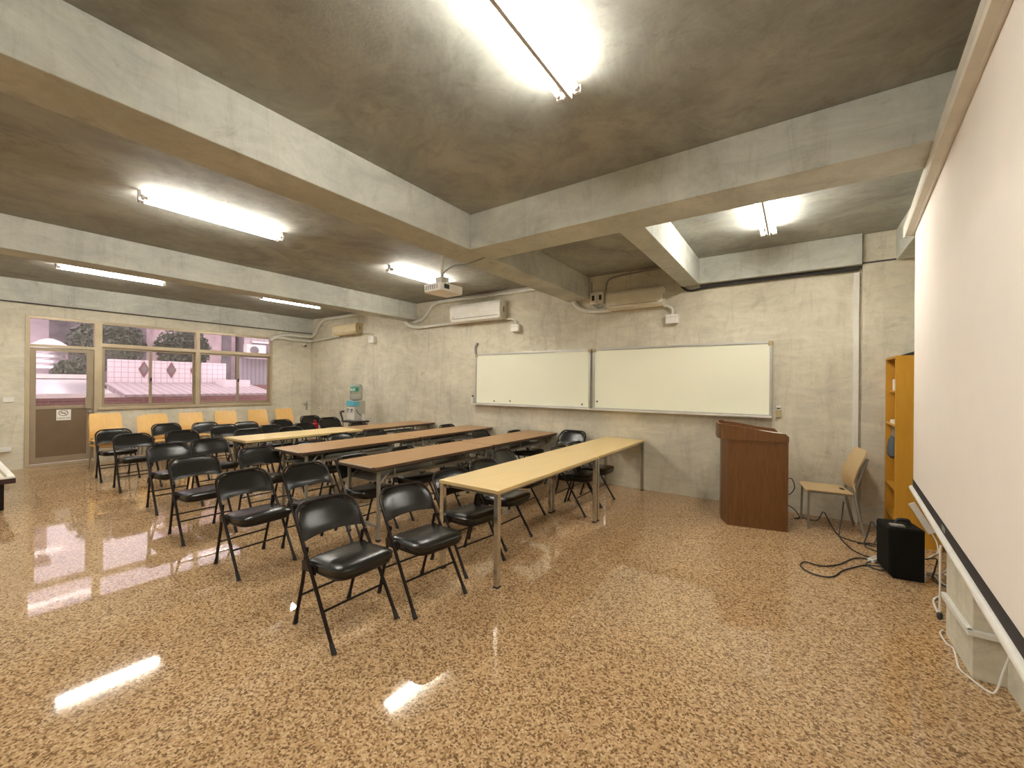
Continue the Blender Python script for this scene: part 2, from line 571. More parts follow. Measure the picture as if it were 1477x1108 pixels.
bm = B()
bar(bm, DY1, DY1 + 0.06, WZ0, WZ1)
bar(bm, WY1 - 0.05, WY1, WZ0, WZ1)
bar(bm, DY1, WY1, WZ1 - 0.05, WZ1)
bar(bm, DY1, WY1, WZ0, WZ0 + 0.06, FX0, FX1 + 0.02)
bar(bm, DY1, WY1, 2.20, 2.275)
bar(bm, 3.50, 3.575, WZ0, WZ1)
win = struct('window_1', bm, MT['frame_light'], None, 'wide bronze aluminium window with sliding sashes and top lights')
for y0, y1, dx in ((1.995, 2.755, 0.0), (2.715, 3.51, -0.03), (3.565, 4.385, 0.0), (4.345, 5.085, -0.03)):
    bm = B()
    for a, b_, c, d in ((y0, y0 + 0.045, 1.04, 2.20), (y1 - 0.045, y1, 1.04, 2.20), (y0 + 0.045, y1 - 0.045, 1.04, 1.09), (y0 + 0.045, y1 - 0.045, 2.16, 2.20)):
        bx(bm, WX - 0.06 + dx, WX - 0.03 + dx, a, b_, c, d)
    s = obj('sash', bm, MT['frame'], win)
    bm = B(); bx(bm, WX - 0.047 + dx, WX - 0.043 + dx, y0 + 0.04, y1 - 0.04, 1.085, 2.165)
    obj('pane', bm, MT['pane'], s)
for y0, y1 in ((1.99, 3.51), (3.565, 5.085)):
    bm = B(); bx(bm, WX - 0.05, WX - 0.045, y0, y1, 2.27, 2.645)
    obj('pane', bm, MT['pane'], win)
bm = B()
for y in (2.735, 4.365):
    bx(bm, WX - 0.03, WX + 0.0, y - 0.012, y + 0.012, 1.55, 1.62)
obj('latch', bm, MT['dark'], win)

bm = B()
bar(bm, DY0, DY0 + 0.055, 0, WZ1)
bar(bm, DY1 - 0.045, DY1, 0, WZ1)
bar(bm, DY0, DY1, WZ1 - 0.05, WZ1)
bar(bm, DY0, DY1, 2.14, 2.19)
bar(bm, DY0 + 0.05, DY1 - 0.04, 0, 0.05)
dr = struct('door_1', bm, MT['frame_light'], None, 'brown aluminium door with glazed upper half and top light')
bm = B(); bx(bm, WX - 0.05, WX - 0.045, DY0 + 0.05, DY1 - 0.04, 2.18, 2.645)
obj('pane', bm, MT['pane'], dr, label='top light pane above the door')
bm = B()
ly0, ly1 = DY0 + 0.06, DY1 - 0.05
for a, b_, c, d in ((ly0, ly0 + 0.07, 0.06, 2.13), (ly1 - 0.09, ly1, 0.06, 2.13), (ly0 + 0.07, ly1 - 0.09, 2.07, 2.13), (ly0 + 0.07, ly1 - 0.09, 1.03, 1.09), (ly0 + 0.07, ly1 - 0.09, 0.06, 0.17)):
    bx(bm, WX - 0.065, WX - 0.02, a, b_, c, d)
leaf = obj('door_leaf', bm, MT['frame'], dr)
bm = B(); bx(bm, WX - 0.055, WX - 0.03, ly0 + 0.06, ly1 - 0.08, 0.16, 1.04)
obj('kick_panel', bm, MT['doorpanel'], leaf)
bm = B(); bx(bm, WX - 0.045, WX - 0.04, ly0 + 0.06, ly1 - 0.08, 1.085, 2.075)
obj('pane', bm, MT['pane'], leaf)
bm = B()
bx(bm, WX - 0.02, WX + 0.01, ly1 - 0.115, ly1 - 0.03, 1.02, 1.24, 0.004)
obj('lock_case', bm, MT['frame'], dr)
bm = B()
lathe(bm, [(0.022, 0), (0.026, 0.01), (0.012, 0.02), (0.012, 0.04), (0.028, 0.05), (0.03, 0.07), (0.018, 0.085)], (0, 0, 0), 14)
bmesh.ops.rotate(bm, cent=(0, 0, 0), matrix=Matrix.Rotation(PI / 2, 3, 'Y'), verts=bm.verts[:])
bmesh.ops.translate(bm, vec=(WX - 0.015, ly1 - 0.05, 0.96), verts=bm.verts[:])
obj('door_knob', bm, MT['grey'], dr, True)

# no smoking notice on the door
sg = thing('notice', 'small white no-smoking notice stuck on the brown door below its glass', 'sign', (WX - 0.0295, 1.50, 0.915))
bm = B(); bx(bm, 0, 0.002, -0.092, 0.092, -0.098, 0.098)
obj('sheet', bm, MT['paper'], sg)
bm = B()
ring = []
for k in range(28):
    t = 2 * PI * k / 28
    ring.append((0.003, 0.058 * math.cos(t) - 0.004, 0.035 + 0.048 * math.sin(t)))
tube(bm, ring + [ring[0]], 0.0045, 6)
tube(bm, [(0.003, -0.045, 0.07), (0.003, 0.038, 0.0)], 0.0045, 6)
bx(bm, 0.002, 0.0045, -0.045, 0.03, 0.028, 0.040)
tube(bm, smooth_path([(0.003, 0.03, 0.04), (0.003, 0.045, 0.055), (0.003, 0.035, 0.068), (0.003, 0.05, 0.08)], 4), 0.003, 6)
obj('symbol', bm, plain('sign_brown', (0.16, 0.09, 0.06), 0.7), sg)
fc = bpy.data.curves.new('notice_text', 'FONT')
fc.body = '本場所禁止吸菸'
fc.size = 0.0245
fc.align_x = 'CENTER'
fc.extrude = 0.0005
fo_c = bpy.data.objects.new('notice_curve', fc)
COL.objects.link(fo_c)
bpy.context.view_layer.update()
fo_me = bpy.data.meshes.new_from_object(fo_c.evaluated_get(bpy.context.evaluated_depsgraph_get()))
bpy.data.objects.remove(fo_c)
fo_me.materials.clear()
fo_me.materials.append(MT['dark'])
fo = bpy.data.objects.new('notice_text', fo_me)
COL.objects.link(fo)
fo.parent = sg
fo.location = (0.003, 0.0, -0.068)
fo.rotation_euler = (PI / 2, 0, PI / 2)

# ------------------------------------------------------------------ fluorescent fittings
def light_fitting(x, y0, y1, label, spacing=0.056):
    t = thing('ceiling_light', label, 'ceiling light', (x, (y0 + y1) / 2, 0), 0, 'fluorescent ceiling lights')
    L = (y1 - y0) / 2
    bm = B()
    bx(bm, -0.012, 0.012, -L - 0.03, L + 0.03, CZ - 0.098, CZ, 0.004)
    obj('batten', bm, MT['batten'], t)
    for s in (-1, 1):
        bm = B()
        tube(bm, [(s * spacing, -L + 0.03, CZ - 0.075), (s * spacing, L - 0.03, CZ - 0.075)], 0.0135, 12)
        tb = obj('lamp_tube', bm, MT['tube'], t, True)
        for e in (-1, 1):
            bm = B()
            tube(bm, [(s * spacing, e * (L - 0.03), CZ - 0.075), (s * spacing, e * (L + 0.005), CZ - 0.075)], 0.016, 12)
            obj('end_cap', bm, MT['alu'], tb, True)
    for e in (-1, 1):
        bm = B()
        yc = e * (L + 0.004)
        prism(bm, [(-0.03, CZ - 0.01), (0.03, CZ - 0.01), (0.03, CZ - 0.055), (spacing + 0.02, CZ - 0.055), (spacing + 0.02, CZ - 0.095), (spacing - 0.02, CZ - 0.095), (0.02, CZ - 0.065), (-0.02, CZ - 0.065), (-spacing + 0.02, CZ - 0.095), (-spacing - 0.02, CZ - 0.095), (-spacing - 0.02, CZ - 0.055), (-0.03, CZ - 0.055)], 'y', yc - 0.008, yc + 0.008)
        obj('lamp_holder', bm, MT['batten'], t)
    return t

light_fitting(-1.085, 0.88, 2.10, 'twin-tube light overhead, cut off by the top of the photo')
light_fitting(-4.93, 1.14, 2.36, 'twin-tube light nearest the camera on the left, between the two long beams')
light_fitting(-8.97, 1.14, 2.37, 'twin-tube light leftmost in the photo, in the bay next to the windows')
light_fitting(-8.78, 3.84, 5.06, 'twin-tube light in the window bay, above the far corner')
light_fitting(-4.93, 3.92, 5.12, 'twin-tube light glowing behind the ceiling projector')
light_fitting(-0.268, 4.10, 5.24, 'twin-tube light above the lectern, beyond the cross beam')
light_fitting(-1.085, -2.35, -1.13, 'added twin-tube fill light, out of view behind the camera')  # this and the next two: assumed unseen fittings, added as fill light
light_fitting(-4.93, -1.80, -0.58, 'added twin-tube fill light, out of view left of the camera')
light_fitting(-8.97, -1.80, -0.58, 'added twin-tube fill light, out of view in the window bay')

# ------------------------------------------------------------------ folding chairs
def make_folding_chair():
    t = thing('folding_chair', 'x', 'chair')
    def tx(z):
        return 0.245 - 0.48 * z / 0.74
    # seat
    bm = B()
    pad(bm, (0.065, 0, 0.425), 0.205, 0.205, [(0.95, -0.020), (1.0, -0.012), (1.0, 0.016), (1.006, 0.020), (0.985, 0.024), (0.955, 0.030), (0.86, 0.040), (0.70, 0.046), (0.45, 0.049), (0.2, 0.050)], 5.5, 40, 0.06, 0.004)
    st = obj('seat', bm, MT['vinyl'], t, True)
    bm = B()
    pad(bm, (0.065, 0, 0.40), 0.20, 0.20, [(0.90, -0.016), (0.98, -0.010), (1.0, 0.006)], 5.0, 28, 0.05)
    obj('seat_pan', bm, MT['blackmetal'], st, True)
    # backrest: curved vinyl panel following the frame
    bm = B()
    nv, nu = 10, 14
    grids = []
    for side in (1, -1):
        g = []
        for j in range(nv + 1):
            v = j / nv
            z = 0.572 + 0.176 * v
            row = []
            for i in range(nu + 1):
                u = -1 + 2 * i / nu
                cr = 0.098
                half = 0.205
                if z > 0.747 - cr:
                    dz = z - (0.747 - cr)
                    half = 0.205 - cr + math.sqrt(max(cr * cr - dz * dz, 0)) if dz < cr else 0.205 - cr
                y = u * half
                bow = -0.030 * (1 - (y / 0.205) ** 2)
                puff = 0.013 * min(1, 4 * (1 - abs(u)) + 0.25) * min(1, 4 * min(v, 1 - v) + 0.3)
                row.append(bm.verts.new((tx(z) + bow + side * puff + 0.006, y, z + 0.020 * (y / 0.205) ** 2 * (0 if v > 0.4 else -0.8 * (1 - v / 0.4)))))
            g.append(row)
        grids.append(g)
        for j in range(nv):
            for i in range(nu):
                bm.faces.new((g[j][i], g[j][i + 1], g[j + 1][i + 1], g[j + 1][i]))
    f_, k_ = grids
    for j in range(nv):
        bm.faces.new((f_[j][0], f_[j + 1][0], k_[j + 1][0], k_[j][0]))
        bm.faces.new((f_[j][nu], k_[j][nu], k_[j + 1][nu], f_[j + 1][nu]))
    for i in range(nu):
        bm.faces.new((f_[0][i], k_[0][i], k_[0][i + 1], f_[0][i + 1]))
        bm.faces.new((f_[nv][i], f_[nv][i + 1], k_[nv][i + 1], k_[nv][i]))
    obj('backrest', bm, MT['vinyl'], t, True)
    # upper frame arch
    pts = [(tx(0.42), -0.219, 0.42), (tx(0.55), -0.217, 0.55), (tx(0.665), -0.215, 0.665)]
    for k in range(1, 7):
        a = PI / 2 * k / 6
        pts.append((tx(0.665 + 0.092 * math.sin(a)) - 0.012 * k / 6, -0.215 + 0.092 * (1 - math.cos(a)), 0.665 + 0.092 * math.sin(a)))
    pts.append((tx(0.757) - 0.024, 0, 0.757))
    pts += [(p[0], -p[1], p[2]) for p in reversed(pts[:-1])]
    bm = B()
    tube(bm, pts, 0.0115, 8)
    obj('back_frame', bm, MT['blackmetal'], t, True)
    for s in (-1, 1):
        bm = B()
        tube(bm, [(tx(0.43), s * 0.219, 0.43), (tx(0.025), s * 0.2225, 0.025)], 0.0115, 8)
        lg = obj('leg', bm, MT['blackmetal'], t, True)
        bm = B()
        tube(bm, [(tx(0.05), s * 0.2225, 0.05), (tx(0.012), s * 0.2225, 0.012), (tx(0.0), s * 0.2225, 0.0)], 0.0135, 8, 0.0165)
        obj('foot_cap', bm, MT['rubber'], lg, True)
        bm = B()
        tube(bm, [(tx(0.525) - 0.004, s * 0.200, 0.525), (-0.150, s * 0.196, 0.30), (-0.238, s * 0.192, 0.025)], 0.0115, 8)
        lg = obj('leg', bm, MT['blackmetal'], t, True)
        bm = B()
        tube(bm, [(-0.229, s * 0.192, 0.05), (-0.241, s * 0.192, 0.012), (-0.245, s * 0.192, 0.0)], 0.0135, 8, 0.0165)
        obj('foot_cap', bm, MT['rubber'], lg, True)
        bm = B()
        bx(bm, tx(0.5) - 0.012, tx(0.5) + 0.012, s * 0.210 - 0.005, s * 0.210 + 0.005, 0.505, 0.535)
        obj('hinge', bm, MT['blackmetal'], t)
        bm = B()
        prism(bm, [(-0.135, 0.385), (0.02, 0.385), (0.02, 0.43), (-0.10, 0.45), (-0.135, 0.44)], 'y', s * 0.206, s * 0.211)
        obj('seat_bracket', bm, MT['blackmetal'], t)
    bm = B(); tube(bm, [(tx(0.20), -0.221, 0.20), (tx(0.20), 0.221, 0.20)], 0.0075, 8)
    obj('crossbar', bm, MT['blackmetal'], t, True)
    bm = B(); tube(bm, [(-0.183, -0.194, 0.20), (-0.183, 0.194, 0.20)], 0.0075, 8)
    obj('crossbar', bm, MT['blackmetal'], t, True)
    return t

# (cx, cy, rot deg, scale, row group, label)
R1 = 'black folding chairs at the front pale tables'
R2 = 'black folding chairs at the front brown tables'
R3 = 'black folding chairs at the second brown tables'
R4 = 'black folding chairs at the back tables'
R5 = 'black folding chairs in the two table-free rows'
CH = [
    (-2.400, 1.575, 0.0, 1.0, R1, 'black folding chair nearest the camera, out on the open floor'),
    (-2.270, 2.110, -6.0, 1.0, R1, 'black folding chair just off the near end of the front pale table'),
    (-2.370, 2.740, -7.0, 1.0, R1, 'black folding chair under the near corner of the front pale table'),
    (-2.450, 3.330, 0.0, 1.0, R1, 'black folding chair tucked under the middle of the nearer front pale table'),
    (-2.680, 4.000, 3.0, 1.0, R1, 'black folding chair pulled back behind the joint of the two front pale tables'),
    (-2.270, 4.670, 0.0, 1.0, R1, 'black folding chair beside the middle legs of the front pale tables'),
    (-2.265, 5.140, 0.0, 1.0, R1, 'black folding chair under the far front pale table, nearest the whiteboard wall'),
    (-2.980, 5.800, -90.0, 1.06, R1, 'black folding chair backed against the whiteboard wall, between brown and pale tables'),
    (-3.820, 1.640, 1.5, 1.0, R2, 'black folding chair on the aisle, second from the camera, behind and left of the nearest'),
    (-3.700, 2.130, 0.0, 1.0, R2, 'black folding chair half behind the nearest chair, by the front brown table'),
    (-3.735, 2.690, 0.0, 1.0, R2, 'black folding chair whose shiny seat shows between the legs of the front brown table'),
    (-3.790, 3.400, 0.0, 1.0, R2, 'black folding chair under the middle of the nearer front brown table'),
    (-3.730, 4.120, 0.0, 1.0, R2, 'black folding chair at the joint of the two front brown tables'),
    (-4.200, 5.430, 0.0, 1.0, R2, 'black folding chair pulled back behind the far front brown table'),
    (-3.730, 5.790, 0.0, 1.0, R2, 'black folding chair tucked in at the whiteboard end of the front brown tables'),
    (-4.980, 1.640, 0.0, 1.0, R3, 'black folding chair fully visible on the aisle, third from the camera'),
    (-5.120, 2.320, 0.0, 1.0, R3, 'black folding chair at the near corner of the second brown table'),
    (-5.110, 2.930, 0.0, 1.0, R3, 'black folding chair under the near half of the second brown table'),
    (-5.600, 3.720, 0.0, 1.0, R3, 'black folding chair whose rounded back shows below the back pale table'),
    (-5.550, 4.320, 0.0, 1.0, R3, 'black folding chair whose rounded back shows below the back brown table'),
    (-5.310, 5.790, 0.0, 1.0, R3, 'black folding chair tucked in at the whiteboard end of the second brown tables'),
    (-6.300, 1.785, 0.0, 1.0, R4, 'black folding chair on the aisle in front of the two chairs nearest the door'),
    (-6.430, 2.270, 0.0, 1.0, R4, 'black folding chair touching the near corner of the back pale table'),
    (-7.300, 3.120, 0.0, 1.0, R4, 'black folding chair just behind the near end of the back pale table'),
    (-7.100, 3.720, 0.0, 1.0, R4, 'black folding chair behind the middle of the back pale table'),
    (-6.980, 4.980, 0.0, 1.0, R4, 'black folding chair behind the back brown table, in front of the water dispenser'),
    (-7.900, 1.800, 0.0, 1.0, R5, 'black folding chair on the aisle, second from the door'),
    (-7.880, 2.390, 0.0, 1.0, R5, 'black folding chair next to the aisle chair that is second from the door'),
    (-8.430, 3.180, 0.0, 1.0, R5, 'black folding chair just left of the back pale table corner'),
    (-7.730, 3.660, 0.0, 1.0, R5, 'black folding chair showing above the middle of the back pale table'),
    (-7.600, 4.220, 0.0, 1.0, R5, 'black folding chair directly left of the red bag'),
    (-8.900, 1.790, 0.0, 1.0, R5, 'black folding chair on the aisle, nearest the door'),
    (-9.400, 2.600, 0.0, 1.0, R5, 'black folding chair in front of the pair of wooden chairs'),
    (-9.150, 3.130, 0.0, 1.0, R5, 'black folding chair in front of the fifth wooden chair from the door'),
    (-8.700, 3.660, 0.0, 1.0, R5, 'black folding chair below the wooden chair under the right half of the window'),
    (-8.700, 4.330, 0.0, 1.0, R5, 'black folding chair in front of the rightmost wooden chair'),
    (-8.700, 4.960, 0.0, 1.06, R5, 'tall black folding chair in the far corner, behind the red bag'),
    (-7.950, 4.960, 0.0, 1.06, R5, 'tall black folding chair just left of the water dispenser'),
]
proto = make_folding_chair()
for i, (x, y, a, s, g, lab) in enumerate(CH):
    o = proto if i == 0 else copy_tree(proto)
    o.location = (x, y, 0)
    o.rotation_euler = (0, 0, math.radians(a))
    o.scale = (s, s, s)
    o['label'] = lab
    o['group'] = g

# ------------------------------------------------------------------ tables
TH = 0.744
def pale_table(y0, y1, label):
    """square chrome legs, apron rails; local origin at near front"""
    x0, x1 = -2.465, -1.85
    t = thing('table', label, 'table', ((x0 + x1) / 2, (y0 + y1) / 2, 0), 0, 'pale tables of the front row')
    hx, hy = (x1 - x0) / 2, (y1 - y0) / 2
    bm = B(); bx(bm, -hx, hx, -hy, hy, TH - 0.028, TH, 0.003)
    tp = obj('tabletop', bm, MT['pale'], t)
    bm = B()
    for a in (-1, 1):
        bx(bm, a * hx, a * (hx + 0.0025), -hy, hy, TH - 0.027, TH - 0.002)
        bx(bm, -hx, hx, a * hy, a * (hy + 0.0025), TH - 0.027, TH - 0.002)
    obj('edge_band', bm, MT['pale_edge'], tp)
    for a in (-1, 1):
        bm = B(); bx(bm, a * (hx - 0.075), a * (hx - 0.055), -hy + 0.03, hy - 0.03, TH - 0.065, TH - 0.028)
        obj('apron', bm, MT['steel'], t)
        bm = B(); bx(bm, -hx + 0.03, hx - 0.03, a * (hy - 0.075), a * (hy - 0.055), TH - 0.065, TH - 0.028)
        obj('apron', bm, MT['steel'], t)
    for ax in (-1, 1):
        for ay in (-1, 1):
            bm = B(); bx(bm, ax * (hx - 0.002), ax * (hx - 0.042), ay * (hy - 0.004), ay * (hy - 0.044), 0.012, TH - 0.028, 0.003)
            lg = obj('leg', bm, MT['chrome'], t)
            bm = B(); bx(bm, ax * (hx), ax * (hx - 0.044), ay * (hy - 0.002), ay * (hy - 0.046), 0, 0.014)
            obj('foot_cap', bm, MT['rubber'], lg)
    return t

pale_table(2.49, 4.375, 'pale maple front table with chrome legs, nearer of the two')
pale_table(4.39, 6.11, 'pale maple front table with chrome legs, its far end at the whiteboard wall')

def rounded_rect(hx, hy, r, n=5):
    pts = []
    for cx, cy, a0 in ((hx - r, hy - r, 0), (-hx + r, hy - r, 90), (-hx + r, -hy + r, 180), (hx - r, -hy + r, 270)):
        for k in range(n + 1):
            a = math.radians(a0 + 90 * k / n)
            pts.append((cx + r * math.cos(a), cy + r * math.sin(a)))
    return pts

def folding_table(x0, x1, y0, y1, label, top='brown', edge='brown_edge', shelf=True, corner=0.05):
    t = thing('folding_table', label, 'table', ((x0 + x1) / 2, (y0 + y1) / 2, 0), 0, 'folding tables of the three rear rows')
    hx, hy = (x1 - x0) / 2, (y1 - y0) / 2
    bm = B(); prism(bm, rounded_rect(hx - 0.003, hy - 0.003, corner), 'z', TH - 0.006, TH)
    tp = obj('tabletop', bm, MT[top], t)
    bm = B(); prism(bm, rounded_rect(hx, hy, corner), 'z', TH - 0.030, TH - 0.002)
    obj('edge_band', bm, MT[edge], tp)
    if top == 'brown' and y0 < 3:
        bm = B(); bx(bm, -hx + corner, hx - corner, -hy - 0.001, -hy + 0.007, TH - 0.010, TH + 0.0008)
        obj('worn_edge', bm, MT['white_edge'], tp, label='worn whitish edge strip at the near end')
    bm = B()
    prism(bm, rounded_rect(hx - 0.012, hy - 0.012, corner), 'z', TH - 0.042, TH - 0.030)
    obj('underside', bm, MT['dark'], tp)
    for ay in (-1, 1):
        yl = ay * (hy - 0.10)
        for ax in (-1, 1):
            xl = ax * (hx - 0.075)
            bm = B(); bx(bm, xl - 0.014, xl + 0.014, yl - 0.014, yl + 0.014, 0.01, TH - 0.042, 0.002)
            lg = obj('leg', bm, MT['steel'], t)
            bm = B(); bx(bm, xl - 0.018, xl + 0.018, yl - 0.018, yl + 0.018, 0, 0.02)
            obj('foot_cap', bm, MT['rubber'], lg)
            bm = B(); tube(bm, [(xl, yl, TH - 0.20), (xl, yl - ay * 0.16, TH - 0.045)], 0.008, 8)
            obj('brace', bm, MT['steel'], t)
        bm = B(); bx(bm, -hx + 0.075, hx - 0.075, yl - 0.010, yl + 0.010, TH - 0.075, TH - 0.045)
        obj('leg_rail', bm, MT['steel'], t)
        bm = B(); bx(bm, -hx + 0.075, hx - 0.075, yl - 0.010, yl + 0.010, 0.13, 0.155)
        obj('leg_rail', bm, MT['steel'], t)
    if shelf:
        bm = B()
        poly = rounded_rect(0.205, hy - 0.11, 0.05)
        prism(bm, [(p[0] - 0.06, p[1]) for p in poly], 'z', 0.565, 0.573)
        sh = obj('shelf', bm, MT['steel'], t)
        for xa, xb in ((0.140, 0.150), (-0.27, -0.262)):
            bm = B(); bx(bm, xa, xb, -hy + 0.15, hy - 0.15, 0.573, 0.600)
            obj('shelf_lip', bm, MT['steel'], sh)
        for y in (-hy * 0.6, 0, hy * 0.6):
            for xa, xb in ((0.135, 0.145), (-0.262, -0.252)):
                bm = B(); bx(bm, xa, xb, y - 0.012, y + 0.012, 0.573, TH - 0.04)
                obj('shelf_hanger', bm, MT['steel'], sh)
    return t

folding_table(-3.915, -3.285, 2.46, 4.335, 'brown folding table with under-shelf, front brown row, nearer the camera')
folding_table(-3.915, -3.300, 4.345, 6.12, 'brown folding table of the front brown row, far end at the whiteboard wall')
folding_table(-5.310, -4.640, 2.48, 4.30, 'brown folding table of the second brown row, nearer the camera')
folding_table(-5.310, -4.660, 4.31, 6.12, 'brown folding table of the second brown row, far end at the whiteboard wall')
folding_table(-6.850, -6.170, 2.53, 4.375, 'pale folding table with black legs in the back row', 'pale', 'pale_edge', False, 0.008)
folding_table(-6.830, -6.170, 4.385, 6.12, 'dark brown folding table in the back row, right of its pale neighbour')
# small pieces left in the table shelves
bm = B(); box(bm, (-6.35, 5.05, 0.592), (0.10, 0.20, 0.038), None, 0.004)
tag(obj('paper_box', bm, MT['paper']), 'small white box on the under-shelf of the back brown table', 'box')

# ------------------------------------------------------------------ plywood chairs
def make_plywood_chair(mat):
    """faces +x, origin at floor centre"""
    t = thing('plywood_chair', 'x', 'chair')
    bm = B()
    prof = [(0.235, 0.412), (0.238, 0.424), (0.20, 0.436), (0.0, 0.432), (-0.17, 0.430), (-0.17, 0.418), (0.0, 0.420), (0.20, 0.424)]
    prism(bm, prof, 'y', -0.215, 0.215)
    seat = obj('seat', bm, mat, t)
    bm = B(); pad(bm, (-0.125, 0, 0.4305), 0.022, 0.055, [(1, 0), (1, 0.0015)], 2.2, 20)
    obj('hand_hole', bm, MT['dark'], seat)
    # back panel: bulges forward at lumbar height, leans back above
    front, back = [], []
    for k in range(13):
        u = k / 12
        z = 0.455 + 0.425 * u
        x = -0.185 + 0.030 * math.sin(min(u * 2.2, 1) * PI * 0.5) - 0.165 * max(0, u - 0.22) ** 1.15
        front.append((x, z)); back.append((x - 0.013, z))
    bm = B()
    ny = 8
    rows = []
    for off, prof in ((0, front), (1, back)):
        g = []
        for (x, z) in prof:
            wv = 0.213 - 0.016 * max(0, (z - 0.80) / 0.08) ** 2
            g.append([bm.verts.new((x - 0.020 * (1 - (i / ny * 2 - 1) ** 2), (i / ny * 2 - 1) * wv, z)) for i in range(ny + 1)])
        rows.append(g)
        for j in range(len(g) - 1):
            for i in range(ny):
                bm.faces.new((g[j][i], g[j][i + 1], g[j + 1][i + 1], g[j + 1][i]))
    f_, k_ = rows
    nj = len(f_) - 1
    for j in range(nj):
        bm.faces.new((f_[j][0], f_[j + 1][0], k_[j + 1][0], k_[j][0]))
        bm.faces.new((f_[j][ny], k_[j][ny], k_[j + 1][ny], f_[j + 1][ny]))
    for i in range(ny):
        bm.faces.new((f_[0][i], k_[0][i], k_[0][i + 1], f_[0][i + 1]))
        bm.faces.new((f_[nj][i], f_[nj][i + 1], k_[nj][i + 1], k_[nj][i]))
    obj('backrest', bm, mat, t, True)
    for s in (-1, 1):
        bm = B(); tube(bm, [(0.205, s * 0.185, 0.412), (0.212, s * 0.190, 0.0)], 0.011, 10)
        obj('leg', bm, MT['steel'], t, True)
        bm = B(); tube(bm, smooth_path([(-0.300, s * 0.165, 0.80), (-0.245, s * 0.175, 0.62), (-0.200, s * 0.18, 0.44), (-0.215, s * 0.185, 0.28), (-0.275, s * 0.190, 0.0)], 5), 0.014, 10)
        obj('leg', bm, MT['steel'], t, True)
        bm = B(); tube(bm, [(0.205, s * 0.185, 0.405), (-0.195, s * 0.18, 0.405)], 0.010, 8)
        obj('side_rail', bm, MT['steel'], t, True)
    bm = B()
    tube(bm, [(0.16, -0.185, 0.400), (0.16, 0.185, 0.400)], 0.009, 8)
    obj('cross_rail', bm, MT['steel'], t, True)
    return t

wc = make_plywood_chair(MT['plywood'])
WG = 'honey plywood chairs along the window wall'
WCH = [
    (-9.98, 1.89, 0.0, 0.0, 'honey plywood chair right by the door, lower of a stack of two'),
    (-9.955, 1.895, 0.0, 0.085, 'honey plywood chair right by the door, upper of a stack of two'),
    (-9.93, 2.53, 3.0, 0.0, 'honey plywood chair second from the door, front one of an overlapping pair'),
    (-10.44, 2.70, 0.0, 0.0, 'honey plywood chair rear one of the overlapping pair near the door'),
    (-10.48, 3.31, -2.0, 0.0, 'honey plywood chair under the left part of the window, just right of the overlapping pair'),
    (-10.48, 3.96, -3.0, 0.0, 'honey plywood chair under the middle of the right window half'),
    (-10.48, 4.64, -2.0, 0.0, 'honey plywood chair under the right end of the window'),
    (-10.50, 5.28, 0.0, 0.0, 'honey plywood chair in the far corner, rightmost along the window wall'),
]
for i, (x, y, a, z, lab) in enumerate(WCH):
    o = wc if i == 0 else copy_tree(wc)
    o.location = (x, y, z)
    o.rotation_euler = (0, 0, math.radians(a))
    o['label'] = lab
    o['group'] = WG
o = make_plywood_chair(MT['plywood_pale'])
o.location = (0.285, 5.775, 0)
o.rotation_euler = (0, 0, math.radians(189))
tag(o, 'pale plywood chair on grey legs between the lectern and the orange bookcase', 'chair')

# ------------------------------------------------------------------ whiteboards
def whiteboard(x0, x1, label):
    z0, z1 = 1.185, 2.105
    t = thing('whiteboard', label, 'whiteboard', (x0, WY, 0), 0, 'whiteboards on the back wall')
    w = x1 - x0
    bm = B(); bx(bm, 0.01, w - 0.01, -0.030, -0.004, z0, z1)
    obj('panel', bm, MT['board'], t)
    bm = B()
    bx(bm, 0, w, -0.042, 0, z1 - 0.008, z1 + 0.022, 0.003)
    bx(bm, 0, 0.032, -0.042, 0, z0, z1, 0.003)
    bx(bm, w - 0.032, w, -0.042, 0, z0, z1, 0.003)
    bx(bm, 0, w, -0.042, 0, z0 - 0.02, z0 + 0.008, 0.003)
    fr = obj('frame', bm, MT['alu'], t)
    for xx in (0.0, w):
        bm = B()
        s = 1 if xx == 0 else -1
        bx(bm, xx - s * 0.003, xx + s * 0.05, -0.046, 0, z1 - 0.035, z1 + 0.025, 0.008)
        obj('corner_cap', bm, MT['tan'], fr)
    bm = B()
    prism(bm, [(-0.042, z0 - 0.022), (-0.115, z0 - 0.030), (-0.120, z0 - 0.012), (-0.112, z0 - 0.012), (-0.108, z0 - 0.020), (-0.042, z0 - 0.010)], 'x', -0.03, w)
    obj('pen_tray', bm, MT['white'], t)
    return t
wb1 = whiteboard(-5.125, -2.725, 'left whiteboard of the pair on the concrete wall')
wb2 = whiteboard(-2.685, -0.26, 'right whiteboard of the pair, behind the lectern')
for x, z, lab in ((-4.66, 1.235, 'tiny black magnet low on the left whiteboard, leftmost'), (-4.30, 1.245, 'tiny black magnet low on the left whiteboard, second from left'),
                  (-2.87, 1.235, 'tiny black magnet at the lower right corner of the left whiteboard'), (-2.61, 1.29, 'tiny black magnet at the lower left corner of the right whiteboard')):
    bm = B(); lathe(bm, [(0.013, 0), (0.014, 0.006), (0.010, 0.010)], (0, 0, 0), 12)
    bmesh.ops.rotate(bm, cent=(0, 0, 0), matrix=Matrix.Rotation(PI / 2, 3, 'X'), verts=bm.verts[:])
    bmesh.ops.translate(bm, vec=(x, WY - 0.030, z), verts=bm.verts[:])
    tag(obj('magnet', bm, MT['dark'], None, True), lab, 'magnet', 'magnets on the whiteboards')
